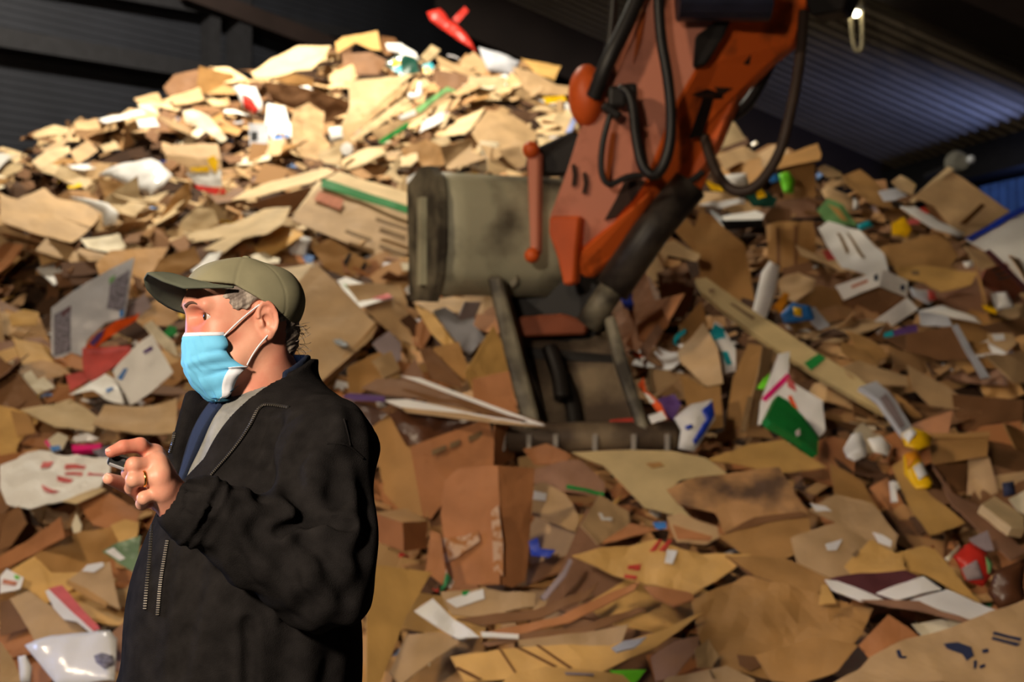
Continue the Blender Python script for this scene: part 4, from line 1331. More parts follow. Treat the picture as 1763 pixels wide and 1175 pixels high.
CUTS = (' standing', ' lying', ' leaning', ' hanging', ' sloping', ' trailing', ' beside', ' right of', ' left of', ' below', ' above', ' under', ' on the', ' behind', ' between',
        ' in the', ' in front', ' at the', ' near', ' pointing', ' stuffed', ' running', ' touching', ' edging', ' over the', ' bent over', ' seen', ' caught', ' reaching', ' tucked', ' sliding', ' forming', ' inside')


def short_label(lab):
    """The landmark's own look, without its place."""
    ks = [lab.find(c) for c in CUTS if lab.find(c) > 0]
    return lab[:min(ks)].rstrip(',') if ks else lab


_short = [short_label(l) for _, _, l in LANDMARKS]
SHORT = {l: (s_ if _short.count(s_) == 1 and len(s_.split()) > 2 else l) for (_, _, l), s_ in zip(LANDMARKS, _short)}
kinds = ['flap', 'sheet', 'strip', 'panel']
for k_, (px, py) in enumerate(cands):
    white = R.random() < .12
    if white:
        tone = R.choice(['white', 'cream', 'gloss'])
        nm = 'paper_scrap'
        size = R.uniform(.16, .32)
    else:
        tone = weighted(R, region_tones(px, py))
        nm = 'cardboard_scrap'
        size = R.uniform(.32, .72) if py > 430 else R.uniform(.24, .48)
    o = auto_piece(px, py, tone, size, R, R.uniform(.03, .12), nm, white)
    if o is None:
        continue
    big = 'large' if size > .5 else ('small' if size < .34 else 'medium')
    lab = None
    base = ('%s %s %s' % (big, NAMES[tone], 'paper scrap' if white else 'cardboard piece'))
    for dd, rel, lm in where(px, py):
        L_ = base + ' ' + rel + ' the ' + lm
        if L_ not in used_labels and len(L_.split()) <= 16:
            lab = L_
            break
    if lab is None:
        lab = base + ' on the heap'
    used_labels.add(lab)
    tagprops(o, lab, 'paper' if white else 'cardboard', 'loose paper scraps on the heap' if white else 'loose cardboard pieces on the heap')

# countless smaller scraps, joined
def scraps(name, count, tones, smin, smax, label, cat, seed, rough=.8):
    r = np.random.RandomState(seed)
    rr = random.Random(seed)
    V, Fc, Cc = [], [], []
    made = 0
    while made < count:
        px, py = rr.uniform(-60, 1823), rr.uniform(50, 1230)
        if py < ridge(px) + 3:
            continue
        made += 1
        if rr.random() < .9 and not free_spot(px, py, HAND_POLYS):
            continue
        Y = depth(px, py) + hollow(px, py)
        O = at(px, py, Y) + SLOPE_N * (rr.uniform(-.15, .06) if py < 640 else rr.uniform(-.24, .03))
        nv = (SLOPE_N + Vector((rr.gauss(0, .45), rr.gauss(-.3, .4), rr.gauss(0, .3)))).normalized()
        ax, ay, nn = frame(nv, rr.gauss(0, .5))
        s = rr.uniform(smin, smax)
        a, b_ = s / 2, s * rr.uniform(.12, .55) / 2
        f1 = rr.uniform(-.35, .35)
        P = [(-a, -b_ * rr.uniform(.6, 1.2), 0), (a * rr.uniform(-.3, .3), -b_, f1 * a), (a, -b_ * rr.uniform(.5, 1.2), 0),
             (a * rr.uniform(.7, 1.1), b_ * rr.uniform(.5, 1.2), rr.uniform(-.2, .2) * a), (a * rr.uniform(-.3, .3), b_, f1 * a), (-a * rr.uniform(.7, 1.1), b_, 0)]
        k_ = len(V)
        for t in (0, -.006):
            for u, v, z in P:
                V.append(O + ax * u + ay * v + nn * (z + t))
        Fc += [(k_, k_ + 1, k_ + 4, k_ + 5), (k_ + 1, k_ + 2, k_ + 3, k_ + 4), (k_ + 11, k_ + 10, k_ + 7, k_ + 6), (k_ + 10, k_ + 9, k_ + 8, k_ + 7)]
        for i in range(6):
            i2 = (i + 1) % 6
            Fc.append((k_ + i2, k_ + i, k_ + i + 6, k_ + i2 + 6))
        tn = weighted(rr, tones(px, py))
        c = lin(tn)
        g = rr.uniform(.75, 1.2)
        Cc += [(min(1, c[0] * g), min(1, c[1] * g), min(1, c[2] * g), 1)] * 12
    me = mesh_from(name, V, Fc)
    at_ = me.color_attributes.new('tone', 'FLOAT_COLOR', 'POINT')
    at_.data.foreach_set('color', np.array(Cc, dtype=np.float32).ravel())
    o = link(name, me, attr_mat(name + '_colours', rough))
    tagprops(o, label, cat, kind='stuff')


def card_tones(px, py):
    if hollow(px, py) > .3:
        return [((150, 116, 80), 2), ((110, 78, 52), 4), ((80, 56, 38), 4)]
    if py < 430 and px < 1000:
        return [((206, 176, 132), 4), ((190, 156, 112), 4), ((168, 128, 86), 3), ((126, 90, 58), 3), ((92, 64, 42), 2)]
    if px > 1100 and py < 760:
        return [((172, 132, 88), 4), ((148, 108, 70), 4), ((118, 84, 56), 3), ((194, 158, 112), 2), ((86, 60, 42), 2)]
    return [((174, 130, 84), 4), ((166, 112, 70), 3), ((126, 88, 58), 3), ((196, 156, 104), 2), ((88, 60, 40), 2)]


def paper_tones(px, py):
    return [((230, 228, 224), 8), ((206, 206, 212), 4), ((220, 206, 176), 4), ((120, 150, 200), 1.2), ((200, 70, 60), 1), ((60, 140, 90), .6), ((230, 190, 50), .7), ((50, 60, 110), .7), ((150, 134, 136), 2)]


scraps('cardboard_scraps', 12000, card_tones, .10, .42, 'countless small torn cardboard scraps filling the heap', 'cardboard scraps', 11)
scraps('paper_scraps', 1500, paper_tones, .05, .19, 'countless small paper and film scraps scattered through the heap', 'paper scraps', 12, .25)

# ------------------------------------------------------------------ the excavator reaching into the heap
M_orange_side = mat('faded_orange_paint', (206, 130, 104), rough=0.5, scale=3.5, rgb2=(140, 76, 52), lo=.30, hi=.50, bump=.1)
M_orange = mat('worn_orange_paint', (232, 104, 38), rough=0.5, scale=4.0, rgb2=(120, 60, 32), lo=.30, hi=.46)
M_orange_clean = mat('bright_orange_paint', (214, 92, 36), rough=0.45, scale=4)
M_blk = mat('greasy_black_steel', (30, 26, 24), rough=0.5, scale=6)
M_hose = mat('black_rubber_hose', (34, 31, 30), rough=0.4, scale=8)
M_hoseb = mat('brown_dusty_hose', (62, 48, 40), rough=0.55, scale=8)
M_rod = mat('oily_grey_steel', (70, 62, 54), rough=0.45, scale=5, rgb2=(40, 34, 30))
M_shell = mat('grey_green_worn_steel', (178, 174, 148), rough=0.5, scale=2.5, rgb2=(96, 90, 76), lo=.36, hi=.56, bump=.15)
M_plate = mat('worn_dark_steel_plate', (132, 124, 104), rough=0.55, scale=4, rgb2=(62, 56, 48))
M_floorp = mat('brown_grey_scoop_steel', (136, 118, 94), rough=0.6, scale=3, rgb2=(76, 62, 50))
M_tooth = mat('bare_steel_tooth', (150, 142, 132), rough=0.4)

ex = empty('excavator', at(1010, 640, 8.3))
tagprops(ex, 'orange excavator arm with a grey steel bucket resting on the heap', 'excavator')
EO = ex.location.copy()


def exlink(name, me, m, parent=ex, smooth=False, label=None):
    o = link(name, me, m, parent, smooth=smooth)
    if parent is ex:
        o.matrix_parent_inverse = Matrix.Identity(4)
    if label:
        o['label'] = label
    return o


def prism(name, pts, ext, m, parent=ex, bev=0.012, label=None):
    """Solid from a front outline given as (x, y, distance) and a depth vector."""
    bm = bmesh.new()
    a = [bm.verts.new(at(x, y, Y) - EO) for x, y, Y in pts]
    b_ = [bm.verts.new(v.co + Vector(ext)) for v in a]
    bm.faces.new(a)
    bm.faces.new(b_[::-1])
    k = len(a)
    for i in range(k):
        j = (i + 1) % k
        bm.faces.new([a[j], a[i], b_[i], b_[j]])
    bmesh.ops.recalc_face_normals(bm, faces=bm.faces)
    if bev:
        bmesh.ops.bevel(bm, geom=bm.edges[:], offset=bev, segments=1, affect='EDGES')
    return exlink(name, bm_mesh(bm, name), m, parent, label=label)


def hose(name, pts, r, m, parent=ex, smooth_iter=3):
    V, Fc = tube_mesh([at(x, y, Y) - EO for x, y, Y in pts], r, 10, True, smooth_iter)
    return exlink(name, mesh_from(name, V, Fc), m, parent, smooth=True)


# stick: box section, its near side faded, its underside darker orange
MF = [(1130, -60), (1062, 55), (1022, 130), (1003, 200), (975, 290), (945, 370), (943, 402), (958, 435), (1000, 432), (1060, 385), (1112, 318), (1142, 240), (1168, 175), (1206, 110), (1268, -60)]
arm = prism('arm', [(x, y, 8.05 - .0003 * (400 - y)) for x, y in MF], (.36, .34, -.02), M_orange_side)
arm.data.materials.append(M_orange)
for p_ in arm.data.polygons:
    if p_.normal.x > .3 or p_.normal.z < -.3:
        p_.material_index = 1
# underside plate, right of the side face
US = [(1268, -60), (1206, 110), (1168, 175), (1142, 240), (1112, 318), (1060, 380), (1000, 430), (1010, 470), (1062, 458), (1130, 400), (1192, 322), (1235, 245), (1268, 165), (1322, 110), (1362, 78), (1412, -60)]
prism('underside_plate', [(x, y, 8.01 - .0003 * (400 - y) + .27 * max(0, min(1, (x - (1270 - .62 * (y + 60))) / 130))) for x, y in US], (.05, .10, .0), M_orange, bev=.01)
# recess in the underside with its I-shaped shadow gap
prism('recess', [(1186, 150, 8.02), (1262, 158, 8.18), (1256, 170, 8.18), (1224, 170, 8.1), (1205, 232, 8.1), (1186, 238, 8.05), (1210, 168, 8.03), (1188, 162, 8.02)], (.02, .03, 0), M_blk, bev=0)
prism('gusset', [(945, 372, 7.97), (998, 372, 7.97), (992, 430, 7.97), (988, 488, 7.97), (970, 492, 7.97), (958, 440, 7.97), (944, 402, 7.97)], (.04, .08, 0), M_orange_clean)
prism('lower_plate', [(1000, 432, 8.0), (1118, 330, 7.98), (1100, 380, 8.06), (1060, 440, 8.1), (1010, 480, 8.08), (992, 470, 8.04)], (.04, .06, 0), M_orange)
bm = bmesh.new()
bmesh.ops.create_uvsphere(bm, u_segments=20, v_segments=12, radius=.17, matrix=Matrix.Translation(at(1010, 165, 8.02) - EO) @ Matrix.Diagonal((.62, .7, 1.05, 1)))
exlink('pivot_boss', bm_mesh(bm, 'pivot_boss'), M_orange_clean, smooth=True)
M_rust = mat('rust_streak', (176, 86, 34), rough=.8, scale=12)
M_grime = mat('black_grime', (58, 40, 32), rough=.8, scale=12)
for nm_, mm_, pts_ in (
        ('rust_streak', M_rust, [(1086, 190), (1100, 180), (1104, 240), (1112, 290), (1100, 300), (1092, 250)]),
        ('rust_streak', M_rust, [(1052, 230), (1060, 226), (1056, 270), (1046, 320), (1040, 318)]),
        ('rust_streak', M_rust, [(1096, 60), (1106, 20), (1112, 20), (1104, 70), (1090, 110)]),
        ('grime', M_grime, [(984, 284), (990, 282), (994, 300), (992, 318), (984, 322), (986, 302)]),
        ('grime', M_grime, [(1003, 298), (1009, 296), (1013, 314), (1010, 332), (1002, 334), (1005, 316)]),
        ('grime', M_grime, [(1040, 120), (1052, 108), (1056, 128), (1034, 160), (1028, 158)]),
        ('grime', M_grime, [(1080, 300), (1112, 312), (1090, 344), (1060, 374), (1040, 380), (1062, 340)])):
    prism(nm_, [(x, y, 8.025 - .0003 * (400 - y)) for x, y in pts_], (0, .01, 0), mm_, bev=0)
for pts_ in ([(1070, 400), (1100, 366), (1092, 392), (1066, 424)], [(1230, 150), (1262, 152), (1240, 164)], [(1280, 110), (1294, 92), (1290, 112)], [(1040, 420), (1062, 396), (1056, 424), (1040, 440)]):
    prism('grime', [(x, y, 7.96 - .0003 * (400 - y) + .27 * max(0, min(1, (x - (1270 - .62 * (y + 60))) / 130))) for x, y in pts_], (0, .01, 0), M_grime, bev=0)
# dark steel patches and motor at the top
prism('side_cover', [(1196, 62, 7.86), (1240, 30, 7.86), (1262, 22, 7.87), (1246, 60, 7.87), (1214, 112, 7.9), (1192, 118, 7.9)], (.01, .03, 0), M_blk)
bm = bmesh.new()
bmesh.ops.create_cone(bm, segments=20, radius1=.16, radius2=.16, depth=.5, cap_ends=True, matrix=Matrix.Translation(at(1246, -14, 7.75) - EO) @ Matrix.Rotation(math.pi / 2, 4, 'Y'))
exlink('motor', bm_mesh(bm, 'motor'), mat('dark_blue_black_steel', (34, 36, 52), rough=.4), smooth=False)
prism('cylinder_top', [(1380, -60, 8.0), (1480, -60, 8.0), (1452, 18, 8.0), (1396, 28, 8.0), (1388, 10, 8.0)], (.1, .2, 0), M_blk)
# hydraulic rod and link to the bucket
V, Fc = tube_mesh([at(1188, 318, 8.05) - EO, at(1120, 400, 8.05) - EO, at(1052, 500, 8.05) - EO], .105, 18, True, 0)
exlink('hydraulic_cylinder', mesh_from('hydraulic_cylinder', V, Fc), M_rod, smooth=True)
V, Fc = tube_mesh([at(1058, 490, 8.05) - EO, at(1012, 560, 8.1) - EO], .075, 16, True, 0)
exlink('piston', mesh_from('piston', V, Fc), M_plate, smooth=True)
prism('link', [(905, 262, 8.2), (985, 225, 8.15), (1000, 232, 8.15), (985, 300, 8.2), (905, 300, 8.25)], (.05, .14, 0), M_blk)
prism('link_rod', [(906, 262, 8.1), (927, 262, 8.1), (926, 438, 8.05), (912, 440, 8.05)], (.03, .05, 0), M_orange_side, bev=.01)
bm = bmesh.new()
bmesh.ops.create_uvsphere(bm, u_segments=14, v_segments=8, radius=.045, matrix=Matrix.Translation(at(916, 440, 8.05) - EO))
exlink('pin', bm_mesh(bm, 'pin'), M_orange_clean, smooth=True)
bm = bmesh.new()
bmesh.ops.create_uvsphere(bm, u_segments=14, v_segments=8, radius=.05, matrix=Matrix.Translation(at(914, 258, 8.1) - EO))
exlink('pin', bm_mesh(bm, 'pin'), M_orange_clean, smooth=True)
# brackets (dark) where arm and bucket meet
prism('bracket', [(865, 390, 8.42), (945, 350, 8.42), (1000, 440, 8.36), (1062, 470, 8.36), (1050, 560, 8.36), (1000, 600, 8.36), (885, 565, 8.36), (862, 480, 8.42)], (.02, .25, 0), M_blk)
prism('bracket', [(858, 330, 8.28), (884, 330, 8.28), (893, 490, 8.22), (878, 500, 8.22), (862, 440, 8.28)], (.04, .14, 0), M_plate)
prism('crossbar', [(892, 546, 8.18), (968, 540, 8.2), (1012, 556, 8.2), (1008, 576, 8.2), (892, 580, 8.18)], (.02, .12, 0), mat('rusty_red_steel', (140, 74, 46), rough=.6, scale=5))

# bucket shell: a curved back, its left end turned to the camera
bucket = prism('scoop_floor', [(872, 575, 8.42), (1048, 550, 8.42), (1106, 728, 8.05), (916, 728, 8.05)], (0, .06, -.03), M_floorp)
ax_s = Vector((.9, .43, 0)).normalized()
prof = []
for k_ in range(11):
    a = math.radians(100 + k_ * 15)   # from top over the front to the bottom
    prof.append((math.cos(a), math.sin(a)))
P0 = at(752, 400, 8.10)
fwd = Vector((.43, -.9, 0)).normalized()
V, Fc = [], []
L_, nL = .92, 6
shape = [(.22, .36), (.30, .355), (.40, .30), (.46, .2), (.47, .05), (.46, -.10), (.42, -.24), (.34, -.36)]
shape = [(-.30, .30), (-.12, .355), (.0, .345), (.075, .29), (.11, .2), (.12, .06), (.115, -.08), (.09, -.22), (.02, -.36)]
for i in range(nL + 1):
    for (f_, h_) in shape:
        V.append(P0 + ax_s * (L_ * i / nL) + fwd * f_ + Vector((0, 0, h_)) - EO)
k_ = len(shape)
for i in range(nL):
    for j in range(k_ - 1):
        Fc.append((i * k_ + j, i * k_ + j + 1, (i + 1) * k_ + j + 1, (i + 1) * k_ + j))
me = mesh_from('bucket_shell', V, Fc)
b2 = bmesh.new()
b2.from_mesh(me)
bmesh.ops.solidify(b2, geom=b2.faces[:], thickness=.03)
bmesh.ops.recalc_face_normals(b2, faces=b2.faces)
b2.to_mesh(me)
b2.free()
shell = exlink('bucket_shell', me, M_shell, smooth=True, label='grey green curved back of the bucket')
# left end plate
bm = bmesh.new()
es = [(-.34, .30), (-.12, .385), (.01, .375), (.10, .31), (.14, .2), (.15, .06), (.145, -.08), (.11, -.24), (.03, -.40), (-.30, -.38)]
a = [bm.verts.new(P0 + fwd * f_ + Vector((0, 0, h_)) - EO) for f_, h_ in es]
b_ = [bm.verts.new(v.co - ax_s * .05) for v in a]
bm.faces.new(a)
bm.faces.new(b_[::-1])
for i in range(len(a)):
    j = (i + 1) % len(a)
    bm.faces.new([a[j], a[i], b_[i], b_[j]])
exlink('end_plate', bm_mesh(bm, 'end_plate'), M_plate)
# rib up the end plate
bm = bmesh.new()
for f0, f1 in ((-.10, -.03),):
    a = [bm.verts.new(P0 - ax_s * .05 + fwd * f_ + Vector((0, 0, h_)) - EO) for f_, h_ in ((f0, -.3), (f1, -.3), (f1, .2), (f0, .2))]
    b_ = [bm.verts.new(v.co - ax_s * .03) for v in a]
    bm.faces.new(a)
    bm.faces.new(b_[::-1])
    for i in range(4):
        j = (i + 1) % 4
        bm.faces.new([a[j], a[i], b_[i], b_[j]])
exlink('rib', bm_mesh(bm, 'rib'), M_shell)
# side plates of the scoop
prism('side_plate', [(838, 476, 8.0), (862, 474, 7.98), (932, 738, 7.72), (902, 742, 7.74), (868, 610, 7.85)], (.03, .42, 0), M_plate, bev=.015)
prism('side_plate', [(1040, 548, 7.98), (1058, 542, 7.96), (1118, 742, 7.74), (1098, 744, 7.76), (1062, 640, 7.86)], (.02, .38, 0), M_plate, bev=.015)
prism('cross_rib', [(905, 598, 8.30), (1068, 612, 8.28), (1070, 626, 8.26), (905, 618, 8.28)], (0, .05, 0), M_blk, bev=0)
prism('red_strip', [(1050, 724, 7.98), (1092, 720, 7.98), (1092, 726, 7.97), (1050, 729, 7.97)], (0, .03, 0), TONE['redink'], bev=0)
for c_ in ((962, 640), (985, 690)):
    V, Fc = tube_mesh([at(c_[0] - 16, c_[1] - 40, 8.2) - EO, at(c_[0], c_[1], 8.12) - EO, at(c_[0] + 6, c_[1] + 46, 8.02) - EO], .05, 8)
    exlink('groove', mesh_from('groove', V, Fc), M_blk, smooth=True)
# lip with teeth
V, Fc = tube_mesh([at(846, 752, 7.82) - EO, at(960, 754, 7.82) - EO, at(1158, 752, 7.82) - EO, at(1170, 752, 7.82) - EO], .085, 16, True, 0, rr=lambda t: 1.0 if t < .97 else .8)
exlink('lip', mesh_from('lip', V, Fc), M_floorp, smooth=True)
for tx in (866, 911, 957, 1025, 1092, 1150):
    prism('tooth', [(tx - 5, 748, 7.72), (tx + 5, 748, 7.72), (tx + 4, 778, 7.70), (tx - 4, 778, 7.70)], (0, .07, 0), M_tooth, bev=.006)
# hoses
hose('hose', [(1132, -60, 7.75), (1136, 60, 7.72), (1150, 130, 7.70), (1157, 205, 7.70), (1152, 265, 7.7), (1132, 305, 7.7), (1108, 296, 7.7), (1095, 240, 7.75), (1090, 175, 7.8), (1076, 150, 7.82), (1062, 160, 7.85)], .03, M_hose)
hose('hose', [(1122, -60, 7.85), (1080, 40, 7.83), (1045, 108, 7.83), (1022, 168, 7.9)], .045, M_hose)
hose('hose', [(1060, -60, 8.2), (1054, 50, 8.2), (1042, 112, 8.2), (1030, 150, 8.2)], .026, M_hose)
hose('hose', [(1050, 198, 7.8), (1036, 250, 7.8), (1034, 300, 7.8), (1048, 322, 7.8), (1078, 304, 7.8), (1108, 302, 7.8)], .018, M_hose)
hose('hose', [(1384, 20, 8.1), (1376, 120, 8.0), (1360, 200, 7.95), (1342, 270, 7.95), (1300, 328, 7.95), (1258, 332, 8.0), (1228, 290, 8.1), (1212, 235, 8.2)], .03, M_hoseb)
hose('hose', [(1340, 80, 8.4), (1312, 140, 8.4), (1282, 188, 8.4), (1246, 206, 8.4)], .035, M_hose)
hose('hose', [(1150, 335, 8.0), (1176, 318, 8.0), (1196, 308, 8.0), (1210, 296, 8.0)], .02, M_hose)
bm = bmesh.new()
box_bm(bm, (.10, .1, .12), Matrix.Translation(at(1062, 168, 7.86) - EO), .02)
box_bm(bm, (.12, .08, .05), Matrix.Translation(at(1052, 192, 7.86) - EO) @ Matrix.Rotation(.6, 4, 'Y'), .015)
box_bm(bm, (.07, .08, .10), Matrix.Translation(at(1086, 160, 7.84) - EO), .02)
exlink('hose_fitting', bm_mesh(bm, 'hose_fitting'), M_blk)
prism('edge_rail', [(1098, 10, 7.82), (1108, 14, 7.82), (1062, 100, 7.84), (1054, 94, 7.84)], (.0, .03, 0), mat('dull_orange_rail', (196, 132, 88), rough=.5), bev=.006)

# ------------------------------------------------------------------ the man: signed distances, then one smooth surface
def smin(a, b, k):
    h = np.clip(0.5 + 0.5 * (b - a) / k, 0, 1)
    return b + (a - b) * h - k * h * (1 - h)


def smax(a, b, k):
    return -smin(-a, -b, k)


def nv3(v):
    return np.array([v[0], v[1], v[2]], dtype=float)


def d_cap(P, a, b, ra, rb):
    a, b = nv3(a), nv3(b)
    ab = b - a
    h = np.clip(((P - a) @ ab) / (ab @ ab + 1e-12), 0, 1)
    return np.linalg.norm(P - a - h[:, None] * ab, axis=1) - (ra + (rb - ra) * h)


def d_ell(P, c, r):
    q = P - nv3(c)
    r = nv3(r)
    k0 = np.linalg.norm(q / r, axis=1)
    k1 = np.linalg.norm(q / (r * r), axis=1) + 1e-9
    return k0 * (k0 - 1) / k1


def to_local(P, O, X, Y, Z):
    q = P - nv3(O)
    return np.stack([q @ nv3(X), q @ nv3(Y), q @ nv3(Z)], axis=1)


def surface(name, fn, lo, hi, h, B=8):
    """Naive surface nets over fn, evaluated only near the surface."""
    lo, hi = np.array(lo, float), np.array(hi, float)
    nb = np.ceil((hi - lo) / (h * B)).astype(int)
    n = nb * B
    ix = np.stack(np.meshgrid(*[np.arange(k) for k in nb], indexing='ij'), -1).reshape(-1, 3)
    cen = lo + (ix + 0.5) * B * h
    dc = fn(cen)
    G = np.empty(n, dtype=np.float32)
    Gb = G.reshape(nb[0], B, nb[1], B, nb[2], B)
    near = np.abs(dc) < B * h * 1.45
    off = np.stack(np.meshgrid(*[np.arange(B)] * 3, indexing='ij'), -1).reshape(-1, 3)
    for (i, j, k), d in zip(ix[~near], dc[~near]):
        Gb[i, :, j, :, k, :] = d
    act = ix[near]
    for s in range(0, len(act), 300):
        blk = act[s:s + 300]
        P = (lo + (blk[:, None, :] * B + off[None]) * h).reshape(-1, 3)
        D = fn(P).reshape(len(blk), B, B, B)
        for (i, j, k), d in zip(blk, D):
            Gb[i, :, j, :, k, :] = d
    S = G < 0
    c8 = [(a, b, c) for a in (0, 1) for b in (0, 1) for c in (0, 1)]
    m = [x - 1 for x in n]

    def cut(A, o):
        return A[o[0]:o[0] + m[0], o[1]:o[1] + m[1], o[2]:o[2] + m[2]]
    cnt = sum(cut(S, o).astype(np.int8) for o in c8)
    cells = (cnt > 0) & (cnt < 8)
    idx = np.full(cells.shape, -1, dtype=np.int64)
    cc = np.argwhere(cells)
    idx[cells] = np.arange(len(cc))
    pos = np.zeros((len(cc), 3))
    num = np.zeros(len(cc))
    for i, o1 in enumerate(c8):
        for o2 in c8[i + 1:]:
            if sum(abs(a - b) for a, b in zip(o1, o2)) != 1:
                continue
            v1 = G[tuple((cc + o1).T)]
            v2 = G[tuple((cc + o2).T)]
            x = (v1 < 0) != (v2 < 0)
            t = np.where(x, v1 / np.where(x, v1 - v2, 1), 0)
            p = np.array(o1) + t[:, None] * (np.array(o2) - np.array(o1))
            pos += np.where(x[:, None], p, 0)
            num += x
    V = lo + (cc + pos / num[:, None]) * h
    quads = []
    for ax_ in range(3):
        u, v = [a for a in range(3) if a != ax_]
        A = S
        sl0 = [slice(None)] * 3
        sl1 = [slice(None)] * 3
        sl0[ax_], sl1[ax_] = slice(0, n[ax_] - 1), slice(1, n[ax_])
        X = S[tuple(sl0)] != S[tuple(sl1)]
        e = np.argwhere(X)
        ok = (e[:, u] > 0) & (e[:, v] > 0) & (e[:, u] < m[u]) & (e[:, v] < m[v])
        e = e[ok]
        du = np.zeros(3, int)
        du[u] = 1
        dv = np.zeros(3, int)
        dv[v] = 1
        a = idx[tuple((e - du - dv).T)]
        b = idx[tuple((e - dv).T)]
        c = idx[tuple(e.T)]
        d = idx[tuple((e - du).T)]
        q = np.stack([a, b, c, d], 1)
        neg = S[tuple(e.T)]
        if ax_ == 1:
            neg = ~neg
        q[~neg] = q[~neg][:, ::-1]
        quads.append(q[(q >= 0).all(1)])
    Q = np.concatenate(quads)
    me = bpy.data.meshes.new(name)
    me.vertices.add(len(V))
    me.vertices.foreach_set('co', V.astype(np.float32).ravel())
    me.loops.add(len(Q) * 4)
    me.loops.foreach_set('vertex_index', Q.astype(np.int32).ravel())
    me.polygons.add(len(Q))
    me.polygons.foreach_set('loop_start', np.arange(0, len(Q) * 4, 4, dtype=np.int32))
    me.update(calc_edges=True)
    me.validate()
    me.shade_smooth()
    return me


M_skin = mat('skin', (222, 164, 138), rough=0.48, scale=14, rgb2=(206, 128, 106), lo=.35, hi=.65, sss=.10, bump=.05, bscale=300, spec=.4)
M_fleece = mat('black_fleece', (33, 31, 31), rough=0.95, scale=30, var=.18, bump=.4, bscale=520, spec=.02)
M_shirt = mat('grey_shirt', (132, 132, 128), rough=0.9, scale=40, bump=.2, bscale=300)
M_sweater = mat('blue_sweater', (22, 32, 54), rough=0.9, scale=20, bump=.2, bscale=300)
M_trouser = mat('dark_trousers', (34, 36, 44), rough=0.9)
M_shoe = mat('black_shoes', (24, 22, 20), rough=0.5)
M_cap = mat('olive_cap_cloth', (134, 130, 104), rough=0.9, scale=12, var=.08, bump=.07, bscale=600)
M_brim = mat('grey_olive_brim_cloth', (92, 96, 82), rough=0.9, scale=12, bump=.07, bscale=600)
M_mask = mat('sky_blue_mask', (112, 196, 240), rough=0.75, var=.03, scale=20, bump=.08, bscale=500)
M_maskw = mat('white_mask_band', (226, 230, 240), rough=0.8, var=.04)
M_hair = mat('grey_hair', (172, 160, 148), rough=0.6, scale=70, rgb2=(112, 100, 92), stretch=(1, 1, .3), bump=.2, bscale=300)
M_brow = mat('dark_grey_eyebrow', (96, 70, 58), rough=0.8)
M_gold = mat('gold_ring', (230, 178, 90), rough=0.2, metal=1.0)
M_zip = mat('zip_teeth', (92, 86, 78), rough=0.45, metal=.3)
M_zipt = mat('zip_tape', (24, 22, 22), rough=0.9)

# head frame: forward, left (towards the camera), up
HA = math.radians(27)
HF = Vector((-math.cos(HA), -math.sin(HA), 0))
HL = Vector((math.sin(HA), -math.cos(HA), 0))
HU = Vector((0, 0, 1))
HO = at(420, 545, 2.60)


def hw(f, l, u):
    return HO + HF * f + HL * l + HU * u


